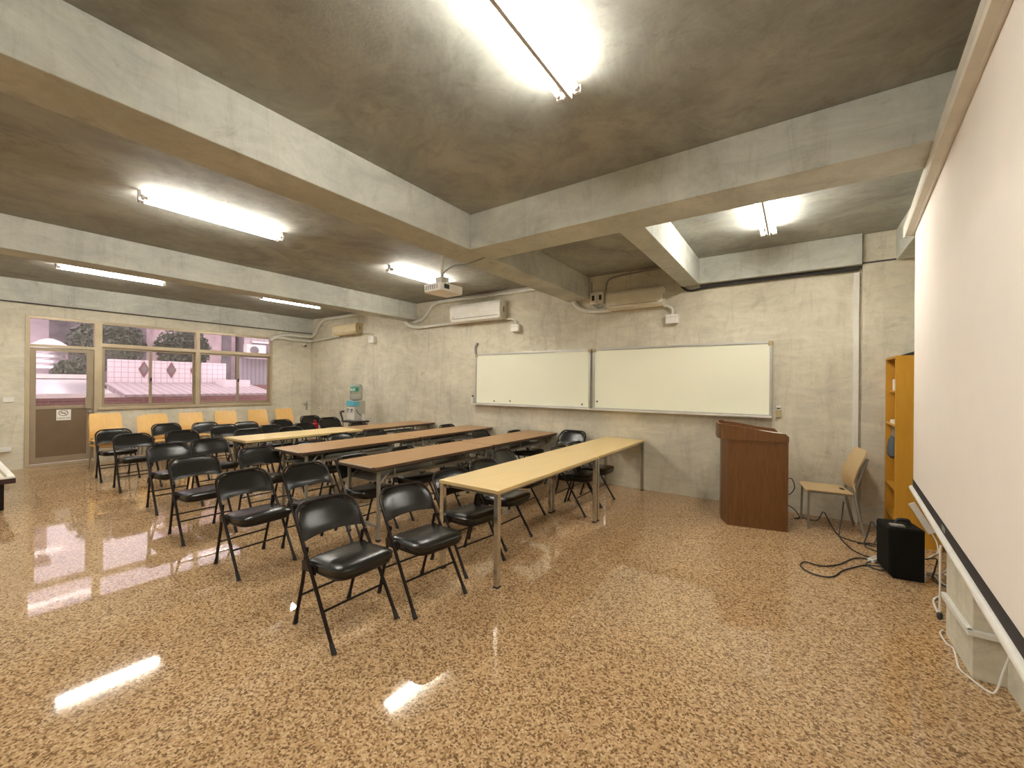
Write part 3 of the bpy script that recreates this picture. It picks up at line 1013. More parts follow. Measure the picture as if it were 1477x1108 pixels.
# marker holder at the left end of the tray and bracket above
bm = B()
bx(bm, -5.205, -5.165, WY - 0.06, WY - 0.0, 1.175, 1.30, 0.004)
mh = tag(obj('marker_holder', bm, MT['white']), 'narrow white marker holder at the left end of the left whiteboard', 'holder')
bm = B(); lathe(bm, [(0.016, 0), (0.018, 0.03), (0.010, 0.036)], (-5.185, WY - 0.035, 1.30), 12)
obj('marker_cap', bm, MT['dark'], mh, True)
bm = B()
tube(bm, smooth_path([(-5.125, WY - 0.02, 2.13), (-5.135, WY - 0.02, 2.20), (-5.135, WY - 0.02, 2.27), (-5.10, WY - 0.02, 2.315), (-5.09, WY - 0.02, 2.345)], 5), 0.022, 10)
tag(obj('hook', bm, MT['grey'], None, True), 'grey hook-shaped bracket on the wall above the left whiteboard corner', 'bracket')
rh = thing('remote_holder', 'small beige remote holder on the wall right of the whiteboards', 'holder', (-0.193, WY, 1.24))
bm = B(); bx(bm, -0.03, 0.03, -0.03, 0, -0.075, 0.02, 0.004); obj('pocket', bm, MT['tan'], rh)
bm = B(); bx(bm, -0.026, 0.026, -0.024, -0.004, -0.06, 0.075, 0.004); obj('remote_control', bm, MT['white'], rh)
bm = B(); bx(bm, -0.02, 0.02, -0.026, -0.023, 0.028, 0.046); obj('display', bm, MT['dark'], rh)

# ------------------------------------------------------------------ air conditioners
def air_con(x0, x1, z0, z1, depth, mat, label, face_gap, round_=0.02, side_mat=None):
    t = thing('air_conditioner', label, 'air conditioner', (x0, WY, 0), 0, 'wall air conditioners')
    w = x1 - x0
    h = z1 - z0
    prof = [(0, z0 + 0.02), (-depth * 0.55, z0), (-depth * 0.88, z0 + 0.03), (-depth * 0.97, z0 + h * 0.22), (-depth, z0 + h * 0.5), (-depth * 0.97, z0 + h * 0.85), (-depth * 0.86, z1 - 0.012), (-depth * 0.70, z1), (0, z1)]
    bm = B(); prism(bm, prof, 'x', 0.006, w - 0.006)
    body = obj('body', bm, mat, t)
    fp = [(-depth * 0.975, z0 + h * 0.25), (-depth * 1.025, z0 + h * 0.5), (-depth * 1.0, z0 + h * 0.86), (-depth * 0.90, z1 - 0.006), (-depth * 0.80, z1 - 0.006), (-depth * 0.8, z0 + h * 0.25)]
    bm = B(); prism(bm, fp, 'x', 0.0, w - 0.0)
    obj('front_panel', bm, mat, t)
    bm = B()
    prism(bm, [(-depth * 0.60, z0 - 0.004), (-depth * 0.90, z0 + 0.026), (-depth * 0.94, z0 + h * 0.18), (-depth * 0.92, z0 + h * 0.19), (-depth * 0.86, z0 + 0.035), (-depth * 0.58, z0 + 0.006)], 'x', 0.05, w - 0.05)
    obj('louver', bm, mat, t)
    bm = B(); bx(bm, 0.05, w - 0.05, -depth * 0.975, -depth * 0.93, z0 + h * 0.205, z0 + h * 0.235)
    obj('gap', bm, MT['grey'], body)
    bm = B(); bx(bm, w - 0.008, w - 0.001, -depth * 0.5, -depth * 0.36, z0 + h * 0.40, z0 + h * 0.66)
    obj('side_grip', bm, MT['grey'], body)
    return t, depth, w, h
a1, d1, w1, h1 = air_con(-5.63, -4.41, 2.735, 3.085, 0.22, MT['white'], 'large white air conditioner above the left whiteboard', 0)
bm = B(); bx(bm, 0.06, 0.11, -0.226, -0.222, 2.835, 2.845); obj('maker_mark', bm, MT['grey'], a1)
a2, d2, w2, h2 = air_con(-9.70, -8.73, 2.745, 3.005, 0.20, MT['cream'], 'yellowed cream air conditioner nearest the far corner', 0)
bm = B(); bx(bm, 0.52, 0.58, -0.212, -0.203, 2.865, 2.875); obj('maker_mark', bm, MT['grey'], a2)
a3, d3, w3, h3 = air_con(-2.41, -1.58, 2.695, 2.965, 0.19, MT['offwhite'], 'beige air conditioner above the right whiteboard', 0)

def jbox(x, z, w, h, d, label, ax, az):
    t = thing('drain_pump_box', label, 'box', (x, WY, z), 0, 'small boxes under the air conditioners')
    bm = B(); bx(bm, -w / 2, w / 2, -d, 0, -h / 2, h / 2, 0.008); obj('cover', bm, MT['white'], t)
    bm = B(); bx(bm, -w / 2 + 0.003, w / 2 - 0.003, -d - 0.002, -d + 0.004, h * 0.18, h * 0.2); obj('seam', bm, MT['grey'], t)
    bm = B(); tube(bm, smooth_path([(ax, -0.05, az), (ax * 0.5, -0.055, az * 0.95), (0.0, -0.05, az * 0.7), (0.0, -0.045, h / 2)], 5), 0.016, 8)
    obj('hose', bm, MT['pipe'], t, True)
jbox(-4.175, 2.565, 0.17, 0.13, 0.09, 'small white box on the wall beside the large white air conditioner', -0.20, 0.18)
jbox(-8.30, 2.585, 0.20, 0.15, 0.09, 'small white box on the wall beside the yellowed air conditioner', -0.35, 0.18)
jbox(-1.475, 2.50, 0.17, 0.13, 0.08, 'small white box on the wall beside the beige air conditioner', -0.11, 0.20)

def pipe(name, pts, r, mat, label, cat, n=6, seg=8, group=None):
    bm = B()
    tube(bm, smooth_path(pts, n), r, seg)
    return tag(obj(name, bm, mat, None, True), label, cat, group)

PG = 'white refrigerant pipes on the walls'
yp = WY - 0.045
pipe('conduit', [(-3.16, yp, 3.235), (-4.2, yp, 3.22), (-5.2, yp, 3.225), (-5.95, yp, 3.235), (-6.27, yp, 3.20), (-6.43, yp, 3.06), (-6.60, yp, 2.92), (-6.85, yp, 2.875)], 0.032, MT['pipe'],
     'white pipe running under the ceiling from the long beam to above the large air conditioner', 'pipe', group=PG)
pipe('conduit', [(-5.56, yp - 0.01, 2.775), (-6.2, yp - 0.01, 2.765), (-6.70, yp - 0.01, 2.755), (-6.98, yp - 0.01, 2.81), (-7.12, yp - 0.01, 2.90)], 0.034, MT['pipe'],
     'white pipe leaving the left end of the large white air conditioner', 'pipe', group=PG)
pipe('conduit', [(-7.20, yp, 3.20), (-8.35, yp, 3.22), (-9.5, yp, 3.225), (-10.3, yp, 3.22), (-10.58, yp, 3.10), (-10.78, yp, 2.88), (-10.90, yp - 0.03, 2.80), (-10.955, yp - 0.10, 2.79), (-10.99, 5.75, 2.79), (-10.99, 5.45, 2.785), (-10.99, 5.20, 2.73), (-10.99, 5.02, 2.64)], 0.034, MT['pipe'],
     'white pipe bending down in the far corner toward the window', 'pipe', group=PG)
pipe('conduit', [(-9.60, yp - 0.01, 2.745), (-10.3, yp - 0.01, 2.71), (-10.86, yp - 0.01, 2.685), (-10.93, yp - 0.09, 2.68), (-10.975, 5.85, 2.675), (-10.975, 5.55, 2.675), (-10.975, 5.33, 2.70), (-10.975, 5.17, 2.685), (-10.985, 5.06, 2.60)], 0.030, MT['pipe'],
     'white pipe from the yellowed air conditioner round the corner to the window', 'pipe', group=PG)
pipe('conduit', [(-2.38, yp - 0.01, 2.715), (-2.60, yp - 0.01, 2.715), (-2.80, yp - 0.01, 2.74), (-2.94, yp - 0.01, 2.81), (-3.03, yp - 0.01, 2.915)], 0.034, MT['pipe'],
     'white pipe from the beige air conditioner up to the long beam', 'pipe', group=PG)
bm = B(); bx(bm, 0.525, 0.575, WY - 0.04, WY, 0.0, 2.87, 0.004)
tag(obj('cable_trunking', bm, MT['white']), 'straight white vertical trunking on the wall above the pale plywood chair', 'trunking')
pipe('cable', [(-2.72, WY - 0.02, 3.20), (-2.72, WY - 0.02, 3.0), (-2.71, WY - 0.02, 2.86), (-2.60, WY - 0.03, 2.78), (-2.52, WY - 0.03, 2.80)], 0.008, MT['grey'], 'grey wire hanging down past the twin switches', 'cable')
pipe('cable', [(-2.48, WY - 0.02, 3.03), (-2.47, WY - 0.02, 3.14), (-2.38, WY - 0.02, 3.22), (-2.0, WY - 0.02, 3.25), (-1.36, WY - 0.02, 3.265)], 0.012, MT['grey'], 'grey wire from the twin switches along the ceiling edge', 'cable')
pipe('cable', [(-1.36, WY - 0.02, 2.96), (-1.25, WY - 0.02, 2.885), (-1.0, 6.12, 2.90), (-0.5, 6.12, 2.905), (0.0, 6.12, 2.91), (0.35, 6.12, 2.90), (0.57, 6.12, 2.905)], 0.015, MT['dark'], 'black cable running under the wall beam to the trunking', 'cable')
for x, lab in ((-2.685, 'left one of two white switch boxes under the ceiling'), (-2.565, 'right one of two white switch boxes under the ceiling')):
    t = thing('switch_box', lab, 'switch', (x, WY, 2.93), 0, 'twin switch boxes')
    bm = B(); bx(bm, -0.052, 0.052, -0.05, 0, -0.095, 0.095, 0.004); obj('cover', bm, MT['white'], t)
    bm = B(); bx(bm, -0.022, 0.022, -0.056, -0.048, -0.035, 0.045, 0.002); obj('rocker', bm, MT['dark'], t)
for x, lab in ((-10.60, 'left one of two small wall sockets near the far corner'), (-10.20, 'right one of two small wall sockets near the far corner')):
    t = thing('wall_socket', lab, 'socket', (x, WY, 0.85), 0, 'sockets near the far corner')
    bm = B(); bx(bm, -0.06, 0.06, -0.012, 0, -0.035, 0.035, 0.003); obj('plate', bm, MT['offwhite'], t)
    bm = B(); bx(bm, -0.03, -0.01, -0.014, -0.01, -0.012, 0.012); bx(bm, 0.01, 0.03, -0.014, -0.01, -0.012, 0.012); obj('outlet', bm, MT['dark'], t)
bm = B(); bx(bm, WX, WX + 0.02, 0.79, 0.91, 1.17, 1.25, 0.003)
tag(obj('switch_plate', bm, MT['white']), 'beige switch plate on the wall left of the door', 'switch')
bm = B(); bx(bm, WX, WX + 0.06, 0.30, 0.885, 0.325, 0.405, 0.004)
tag(obj('wall_trunking', bm, MT['white']), 'short white horizontal trunking low on the wall left of the door', 'trunking')
bm = B(); tube(bm, [(WX + 0.02, 6.03, 0.80), (WX + 0.02, 6.03, 1.02)], 0.02, 8); tube(bm, [(WX + 0.02, 5.95, 0.96), (WX + 0.02, 6.03, 0.93)], 0.015, 8)
tag(obj('pipe_stub', bm, MT['grey'], None, True), 'grey pipe stub on the window wall in the far corner', 'pipe')
# dome camera
t = thing('security_camera', 'small white security camera high in the far corner', 'camera', (WX, 5.93, 2.57))
bm = B(); lathe(bm, [(0.055, 0), (0.058, 0.02), (0.05, 0.04)], (0, 0, 0), 16)
bmesh.ops.rotate(bm, cent=(0, 0, 0), matrix=Matrix.Rotation(PI / 2, 3, 'Y'), verts=bm.verts[:]); obj('base', bm, MT['white'], t, True)
bm = B(); bmesh.ops.create_uvsphere(bm, u_segments=16, v_segments=10, radius=0.05); bmesh.ops.translate(bm, vec=(0.07, 0, -0.005), verts=bm.verts[:]); obj('housing', bm, MT['white'], t, True)
bm = B(); bmesh.ops.create_uvsphere(bm, u_segments=12, v_segments=8, radius=0.028); bmesh.ops.translate(bm, vec=(0.105, 0.0, -0.022), verts=bm.verts[:]); obj('lens', bm, MT['dark'], t, True)

# ------------------------------------------------------------------ projector
PX, PY = -3.62, 3.70
t = thing('projector', 'white projector hanging from the ceiling on a pole', 'projector', (PX, PY, 0), math.radians(-4))
bm = B(); lathe(bm, [(0.06, CZ - 0.015), (0.06, CZ)], (0, 0, 0), 16); obj('ceiling_plate', bm, MT['white'], t)
bm = B(); tube(bm, [(-0.03, 0, 2.87), (-0.03, 0, CZ)], 0.021, 12); obj('pole', bm, MT['white'], t, True)
bm = B(); bx(bm, -0.09, 0.03, -0.06, 0.06, 2.80, 2.87, 0.006); bx(bm, -0.12, 0.06, -0.015, 0.015, 2.77, 2.81); bx(bm, -0.04, -0.02, -0.11, 0.11, 2.77, 2.79); obj('mount', bm, MT['white'], t)
bm = B(); box(bm, (0, 0, 2.715), (0.30, 0.37, 0.105), None, 0.015, 3); body = obj('body', bm, MT['white'], t)
bm = B(); bx(bm, 0.148, 0.156, -0.125, -0.045, 2.695, 2.750, 0.006); obj('lens', bm, MT['dark'], body)
bm = B()
for k in range(6):
    bx(bm, -0.12 + 0.04 * k, -0.10 + 0.04 * k, -0.1868, -0.183, 2.69, 2.74)
obj('vent', bm, MT['grey'], body)
pipe('cable', [(PX - 0.01, PY - 0.02, 2.88), (PX + 0.05, PY - 0.03, 2.93), (-3.40, 3.64, 2.965), (-3.18, 3.56, 2.925), (-3.0, 3.52, 2.915), (-2.86, 3.50, 2.922), (-2.80, 3.49, 2.93)], 0.008, MT['grey'], 'dark cable looping from the projector pole to the beam', 'cable')

# ------------------------------------------------------------------ lectern
LR = math.radians(11.6)
t = thing('lectern', 'dark walnut lectern with a curved raised top in front of the right whiteboard', 'lectern', (-0.635, 5.155, 0), LR)
bm = B()
prism(bm, [(0.0, 0.0), (0.565, 0.0), (0.565, 0.62), (0.0, 0.62), (-0.05, 0.42), (-0.05, 0.20)], 'z', 0.0, 0.955)
body = obj('body', bm, MT['lectern'], t)
bm = B()
bx(bm, 0.545, 0.572, -0.006, 0.0, 0.0, 0.955)
bx(bm, 0.004, 0.57, -0.004, 0.0, 0.945, 0.957)
obj('panel_bead', bm, MT['lectern'], body)
def lect_z(x):
    u = min(max((x + 0.05) / 0.62, 0), 1)
    s = u * u * (3 - 2 * u)
    return 1.118 - 0.072 * s - (0.03 * max(0, (u - 0.95) / 0.05) ** 2)
def side_poly():
    xs = [-0.03 + 0.605 * k / 20 for k in range(21)]
    p = [(x, lect_z(x)) for x in xs]
    return [(-0.03, 0.957), (0.575, 0.957)] + list(reversed(p))
for y0, y1 in ((-0.014, 0.012), (0.608, 0.634)):
    bm = B(); prism(bm, side_poly(), 'y', y0, y1)
    obj('top_side', bm, MT['lectern'], t)
# curved raised front
bm = B()
fpts = [(-0.02, -0.014), (-0.075, 0.03), (-0.095, 0.12), (-0.10, 0.31), (-0.095, 0.50), (-0.075, 0.59), (-0.02, 0.634)]
outer = [(p[0], p[1]) for p in smooth_path([(a, b_, 0) for a, b_ in fpts], 4)]
inner = [(a + 0.022, 0.31 + (b_ - 0.31) * 0.955) for a, b_ in outer]
prism(bm, outer + list(reversed(inner)), 'z', 0.957, 1.125)
obj('top_front', bm, MT['lectern'], t)
bm = B()
prism(bm, [(-0.06, 1.085), (0.05, 1.045), (0.57, 0.985), (0.57, 0.957), (-0.06, 0.957)], 'y', 0.012, 0.608)
obj('desk_surface', bm, MT['lectern_top'], t)
bm = B(); box(bm, (0.43, 0.10, 1.034), (0.24, 0.17, 0.03), Matrix.Rotation(0.11, 3, 'Y'))
tag(obj('paper_stack', bm, MT['paper']), 'white papers lying on the lectern top', 'papers').location = (-0.635, 5.155, 0.0)
bpy.data.objects['paper_stack'].rotation_euler = (0, 0, LR)

# ------------------------------------------------------------------ bookcase
t = thing('bookcase', 'tall orange wooden bookcase in the corner behind the screen', 'bookcase', (0.80, 5.53, 0))
SW, SDp, SH = 0.57, 0.34, 1.87
bm = B(); bx(bm, 0, SDp, 0, 0.022, 0, SH, 0.002); obj('side_panel', bm, MT['orange'], t)
bm = B(); bx(bm, 0, SDp, SW - 0.022, SW, 0, SH, 0.002); obj('side_panel', bm, MT['orange'], t)
bm = B(); bx(bm, SDp - 0.012, SDp, 0.022, SW - 0.022, 0, SH); obj('back_panel', bm, MT['orange'], t)
bm = B(); bx(bm, 0.001, SDp - 0.012, 0.022, SW - 0.022, SH - 0.022, SH); obj('top_panel', bm, MT['orange'], t)
for z, dx in ((0.10, 0.0), (0.23, 0.0), (0.53, 0.0), (1.18, 0.0), (1.52, 0.03)):
    bm = B(); bx(bm, 0.004 + dx, SDp - 0.012, 0.022, SW - 0.022, z - 0.022, z, 0.001); obj('shelf', bm, MT['orange'], t)
bm = B()
prism(bm, [(0.83, 1.87), (1.13, 1.87), (1.13, 1.93), (1.0, 1.93)], 'y', 5.54, 6.05)
tag(obj('flat_case', bm, MT['dark']), 'black flat case lying on top of the orange bookcase', 'case')
bm = B(); box(bm, (0.875, 6.00, 1.58), (0.05, 0.09, 0.12), None, 0.004)
tag(obj('carton', bm, MT['paper']), 'small white carton on the upper bookcase shelf', 'box')
bm = B(); lathe(bm, [(0.035, 0), (0.038, 0.01), (0.038, 0.10), (0.02, 0.115)], (0.895, 5.90, 1.52), 16)
tag(obj('canister', bm, MT['dark'], None, True), 'dark canister beside the white carton on the bookcase', 'canister')
bm = B(); pad(bm, (0.90, 5.76, 1.52), 0.06, 0.09, [(0.7, 0), (1, 0.05), (1, 0.18), (0.7, 0.25), (0.3, 0.27)], 2.4, 20)
tag(obj('orange_bag', bm, plain('salmon_fabric', (0.70, 0.28, 0.12), 0.7), None, True), 'salmon-orange bag on the upper bookcase shelf', 'bag')
t = thing('hanging_bag', 'grey cloth bag hanging below the middle bookcase shelf', 'bag', (0.845, 5.93, 0))
bm = B(); pad(bm, (0, 0, 0.80), 0.05, 0.085, [(0.5, 0), (0.95, 0.03), (1.0, 0.10), (0.8, 0.19), (0.35, 0.24)], 2.5, 20); obj('pouch', bm, plain('slate_cloth', (0.09, 0.11, 0.12), 0.8), t, True)
bm = B(); tube(bm, smooth_path([(0, -0.03, 1.02), (0, -0.035, 1.10), (0, 0, 1.155), (0, 0.035, 1.10), (0, 0.03, 1.02)], 5), 0.008, 8); obj('strap', bm, MT['grey'], t, True)
bm = B()
for k in range(3):
    bx(bm, 0.812, 1.02, 5.68 + 0.012 * k, 5.90 - 0.01 * k, 1.1805 + 0.012 * k, 1.191 + 0.012 * k)
tag(obj('papers', bm, MT['paper']), 'thin pile of papers on the middle bookcase shelf', 'papers')

# ------------------------------------------------------------------ projection screen
SA = math.radians(-4.6)
t = thing('projection_screen', 'large white pull-down projection screen along the right side', 'projection screen', (0.80, 4.74, 0), SA)
SLEN = 3.35
bm = B(); bx(bm, 0.0, 0.003, -SLEN, 0.0, 0.785, 2.90); fab = obj('fabric', bm, MT['screen'], t)
bm = B(); bx(bm, -0.0015, 0.0045, -SLEN, 0.02, 0.722, 0.787); bd = obj('black_border', bm, MT['black_band'], fab)
bm = B(); tube(bm, [(-0.002, -SLEN - 0.06, 0.705), (-0.002, 0.06, 0.705)], 0.021, 10); obj('weight_bar', bm, MT['white'], t, True)
bm = B()
prism(bm, [(-0.062, 2.872), (-0.055, 2.860), (-0.020, 2.850), (0.010, 2.855), (0.012, 2.87), (0.012, 2.945), (-0.015, 2.958), (-0.05, 2.955), (-0.062, 2.942)], 'y', -SLEN - 0.12, 0.10)
cs = obj('casing', bm, MT['casing'], t)
bm = B(); bx(bm, -0.066, 0.015, 0.096, 0.112, 2.846, 2.962, 0.004); obj('end_cap', bm, MT['white'], cs)
bm = B(); bx(bm, 0.0, 0.075, -0.28, -0.24, 2.90, 2.945); bx(bm, 0.0, 0.2, -2.6, -2.56, 2.90, 2.945); obj('bracket', bm, MT['steel'], t)
bm = B(); bx(bm, -0.0035, -0.001, -1.50, -1.40, 0.742, 0.768); obj('maker_plate', bm, MT['grey'], bd)
bm = B(); tube(bm, [(-0.025, -1.555, 0.69), (-0.028, -1.56, 0.665), (-0.028, -1.56, 0.31)], 0.0045, 8)
pr = obj('pull_rod', bm, MT['white'], t, True)
bm = B(); lathe(bm, [(0.008, 0), (0.013, 0.01), (0.013, 0.03), (0.006, 0.04)], (-0.028, -1.56, 0.285), 10); obj('knob', bm, MT['dark'], pr, True)

# conduit along the column foot
bm = B()
bx(bm, 0.752, 0.777, 3.19, 3.69, 0.235, 0.265, 0.003)
bx(bm, 0.752, 0.89, 3.188, 3.213, 0.235, 0.265, 0.003)
tag(obj('cable_trunking', bm, MT['pipe']), 'white trunking wrapped around the foot of the column below the screen', 'trunking')
pipe('cable', [(0.77, 3.72, 0.012), (0.748, 3.67, 0.008), (0.750, 3.55, 0.007), (0.768, 3.50, 0.007), (0.755, 3.38, 0.007), (0.742, 3.27, 0.007), (0.765, 3.20, 0.007), (0.80, 3.12, 0.007), (0.83, 3.10, 0.02), (0.86, 3.12, 0.12), (0.885, 3.14, 0.20), (0.888, 3.16, 0.24)], 0.0045, MT['white'],
     'white cable snaking over the floor at the column foot', 'cable')

# ------------------------------------------------------------------ speaker and cables
t = thing('loudspeaker', 'black loudspeaker on the floor in front of the orange bookcase', 'loudspeaker', (0.735, 4.54, 0), math.radians(10))
bm = B(); prism(bm, [(-0.085, 0.0), (0.105, 0.0), (0.105, 0.41), (-0.105, 0.41), (-0.118, 0.395), (-0.112, 0.035)], 'y', 0.0, 0.26); obj('cabinet', bm, MT['speaker'], t)
bm = B(); prism(bm, [(-0.080, 0.012), (0.101, 0.012), (0.101, 0.402), (-0.101, 0.402), (-0.112, 0.388), (-0.107, 0.04)], 'y', -0.012, 0.0); obj('grille', bm, MT['speaker'], t)
bm = B(); tube(bm, smooth_path([(-0.03, 0.13, 0.405), (-0.02, 0.13, 0.445), (0.02, 0.13, 0.452), (0.05, 0.13, 0.445), (0.06, 0.13, 0.405)], 4), 0.014, 8); obj('handle', bm, MT['dark'], t, True)
bm = B(); bx(bm, -0.09, 0.0, 0.03, 0.09, 0.41, 0.425, 0.003); obj('control_panel', bm, MT['grey'], t)

CG = 'black cables on the floor near the loudspeaker'
pipe('cable', [(0.62, 4.70, 0.02), (0.50, 4.69, 0.008), (0.40, 4.56, 0.008), (0.32, 4.43, 0.008), (0.25, 4.25, 0.008), (0.16, 4.20, 0.008), (0.07, 4.25, 0.008), (0.03, 4.36, 0.008), (0.07, 4.46, 0.008), (0.18, 4.44, 0.008), (0.30, 4.56, 0.008), (0.42, 4.80, 0.008), (0.50, 4.86, 0.008), (0.60, 4.80, 0.01)], 0.0055, MT['dark'],
     'black cable making the widest loop, nearest the camera on the floor', 'cable', 8, 6, CG)
pipe('cable', [(-0.10, 5.86, 0.45), (-0.05, 5.85, 0.47), (-0.02, 5.84, 0.38), (-0.05, 5.86, 0.30), (-0.10, 5.87, 0.26)], 0.0055, MT['dark'], 'black cable arching out of the lectern back', 'cable', 6, 6)
pipe('cable', [(-0.10, 5.85, 0.16), (-0.02, 5.82, 0.12), (0.03, 5.83, 0.03), (-0.02, 5.86, 0.008), (0.06, 5.94, 0.008), (0.14, 5.90, 0.008), (0.20, 5.80, 0.05), (0.25, 5.82, 0.14), (0.30, 5.72, 0.06), (0.36, 5.48, 0.008), (0.44, 5.36, 0.008), (0.55, 5.32, 0.008), (0.63, 5.28, 0.008)], 0.0055, MT['dark'],
     'black cable running from the lectern under the pale plywood chair', 'cable', 7, 6, CG)
pipe('cable', [(0.42, 5.75, 0.30), (0.40, 5.62, 0.18), (0.37, 5.50, 0.02), (0.37, 5.40, 0.008), (0.42, 5.12, 0.008), (0.50, 4.96, 0.008), (0.62, 4.92, 0.01)], 0.0055, MT['dark'], 'black cable dropping from the pale plywood chair to the floor', 'cable', 7, 6, CG)
pipe('cable', [(0.62, 5.30, 0.02), (0.66, 5.40, 0.12), (0.62, 5.46, 0.20), (0.58, 5.36, 0.10), (0.55, 5.26, 0.01), (0.63, 5.15, 0.008), (0.68, 5.26, 0.02), (0.60, 5.36, 0.01), (0.50, 5.30, 0.008)], 0.006, MT['dark'],
     'tangled black cable at the foot of the orange bookcase', 'cable', 7, 6, CG)
pipe('cable', [(0.62, 4.88, 0.02), (0.54, 4.80, 0.012), (0.50, 4.70, 0.012), (0.56, 4.62, 0.012), (0.62, 4.64, 0.015)], 0.0055, MT['dark'], 'short black cable curl against the left side of the loudspeaker', 'cable', 6, 6, CG)
t = thing('power_strip', 'white power strip on the floor left of the loudspeaker', 'power strip', (0.575, 4.86, 0), math.radians(-30))
bm = B(); bx(bm, -0.025, 0.025, -0.07, 0.07, 0, 0.035, 0.005); obj('housing', bm, MT['white'], t)
bm = B()
for k in (-1, 0, 1):
    bx(bm, -0.012, 0.012, k * 0.04 - 0.012, k * 0.04 + 0.012, 0.034, 0.0365)
obj('outlet', bm, MT['grey'], t)
t = thing('power_strip', 'white power strip leaning tilted against the side of the bookcase', 'power strip', (0.985, 5.47, 0.0))
bm = B(); box(bm, (0, 0.02, 0.30), (0.055, 0.03, 0.30), Matrix.Rotation(math.radians(-28), 3, 'Y'), 0.005); obj('housing', bm, MT['white'], t)
bm = B(); tube(bm, smooth_path([(0.06, 0.01, 0.19), (0.10, 0.0, 0.10), (0.10, -0.05, 0.02), (0.06, -0.12, 0.008), (0.0, -0.25, 0.008)], 6), 0.006, 6); obj('cord', bm, MT['white'], t, True)
pipe('cable', [(0.90, 4.80, 0.01), (0.96, 4.72, 0.04), (1.0, 4.66, 0.12), (1.04, 4.72, 0.05), (0.99, 4.84, 0.01), (0.93, 4.74, 0.01), (0.97, 4.50, 0.01), (0.90, 4.35, 0.008), (0.82, 4.2, 0.008), (0.80, 3.9, 0.008)], 0.007, MT['white'], 'white cable curled on the floor right of the loudspeaker', 'cable', 7, 6)
pipe('cable', [(0.86, 4.66, 0.16), (0.93, 4.68, 0.17), (0.92, 4.68, 0.08), (0.90, 4.62, 0.015), (0.98, 4.52, 0.01), (1.02, 4.4, 0.01), (0.96, 4.30, 0.01)], 0.0055, MT['dark'], 'black cable looping out of the right side of the loudspeaker', 'cable', 7, 6)

# ------------------------------------------------------------------ water dispenser on its cart
CX, CY = -8.22, 5.62
t = thing('trolley', 'black trolley with a bent handle carrying the water dispenser', 'trolley', (CX, CY, 0))
bm = B(); bx(bm, -0.24, 0.24, -0.20, 0.20, 0.665, 0.700, 0.010); obj('tray', bm, MT['dark'], t)
bm = B(); bx(bm, -0.22, 0.22, -0.19, 0.19, 0.20, 0.23, 0.008); obj('tray', bm, MT['dark'], t)
for sx in (-0.21, 0.21):
    for sy in (-0.17, 0.17):
        bm = B(); tube(bm, [(sx, sy, 0.05), (sx, sy, 0.668)], 0.012, 10); lg = obj('leg', bm, MT['chrome'], t, True)
        bm = B(); tube(bm, [(sx, sy - 0.012, 0.03), (sx, sy + 0.012, 0.03)], 0.03, 12); obj('castor', bm, MT['dark'], lg, True)
bm = B(); tube(bm, smooth_path([(-0.225, -0.17, 0.685), (-0.255, -0.17, 0.77), (-0.305, -0.17, 0.85), (-0.285, -0.17, 0.895), (-0.19, -0.17, 0.905)], 5), 0.020, 10); obj('handle', bm, MT['dark'], t, True)
t = thing('water_dispenser', 'white countertop water dispenser with upturned bottle, standing on a black trolley', 'water dispenser', (CX + 0.01, CY + 0.01, 0.701))
bm = B(); bx(bm, -0.15, 0.15, -0.135, 0.135, 0, 0.45, 0.012); body = obj('body', bm, plain('dispenser_grey', (0.50, 0.48, 0.42), 0.45), t)
bm = B(); bx(bm, -0.148, 0.130, -0.150, -0.130, 0.33, 0.45, 0.004); obj('front_label', bm, MT['blue'], body)
bm = B(); bx(bm, 0.148, 0.153, -0.145, -0.02, 0.33, 0.43, 0.001); obj('side_label', bm, MT['blue'], body)
bm = B(); bx(bm, -0.13, 0.13, -0.141, -0.133, 0.02, 0.31, 0.003); obj('tap_recess', bm, MT['white'], body)
for sx in (-0.065, 0.065):
    bm = B(); bx(bm, sx - 0.015, sx + 0.015, -0.180, -0.135, 0.24, 0.275, 0.004); bx(bm, sx - 0.008, sx + 0.008, -0.175, -0.160, 0.19, 0.245); obj('tap', bm, MT['grey'], body)
bm = B(); bx(bm, 0.150, 0.185, 0.03, 0.12, 0.0, 0.15, 0.006); obj('side_cup', bm, MT['white'], body)
bm = B(); tube(bm, smooth_path([(0.156, -0.10, 0.25), (0.158, -0.04, 0.16), (0.158, 0.04, 0.12)], 5), 0.006, 6); obj('cord', bm, MT['dark'], body, True)
bm = B(); lathe(bm, [(0.05, 0.45), (0.09, 0.46), (0.13, 0.475), (0.135, 0.50), (0.135, 0.59), (0.130, 0.60), (0.135, 0.61), (0.135, 0.75), (0.120, 0.80), (0.075, 0.835), (0.02, 0.84)], (0.0, 0.0, 0), 24)
bt = obj('bottle', bm, MT['bottle'], t, True)
bm = B()
na, z0_, z1_ = 14, 0.655, 0.765
la = [bm.verts.new((0.137 * math.cos(-1.75 + 1.55 * k / na), 0.137 * math.sin(-1.75 + 1.55 * k / na), z0_)) for k in range(na + 1)]
lb = [bm.verts.new((0.137 * math.cos(-1.75 + 1.55 * k / na), 0.137 * math.sin(-1.75 + 1.55 * k / na), z1_)) for k in range(na + 1)]
for k in range(na):
    bm.faces.new((la[k], la[k + 1], lb[k + 1], lb[k]))
obj('label_band', bm, MT['teal'], bt, True)
bm = B()
for k, (a, h_) in enumerate(((-1.62, 0.075), (-1.48, 0.04), (-1.33, 0.035), (-1.17, 0.04), (-1.0, 0.06), (-0.84, 0.05))):
    box(bm, (0.139 * math.cos(a), 0.139 * math.sin(a), 0.675 + h_ / 2), (0.014, 0.003, h_), Matrix.Rotation(a + PI / 2, 3, 'Z'))
obj('label_lettering', bm, MT['paper'], bt)
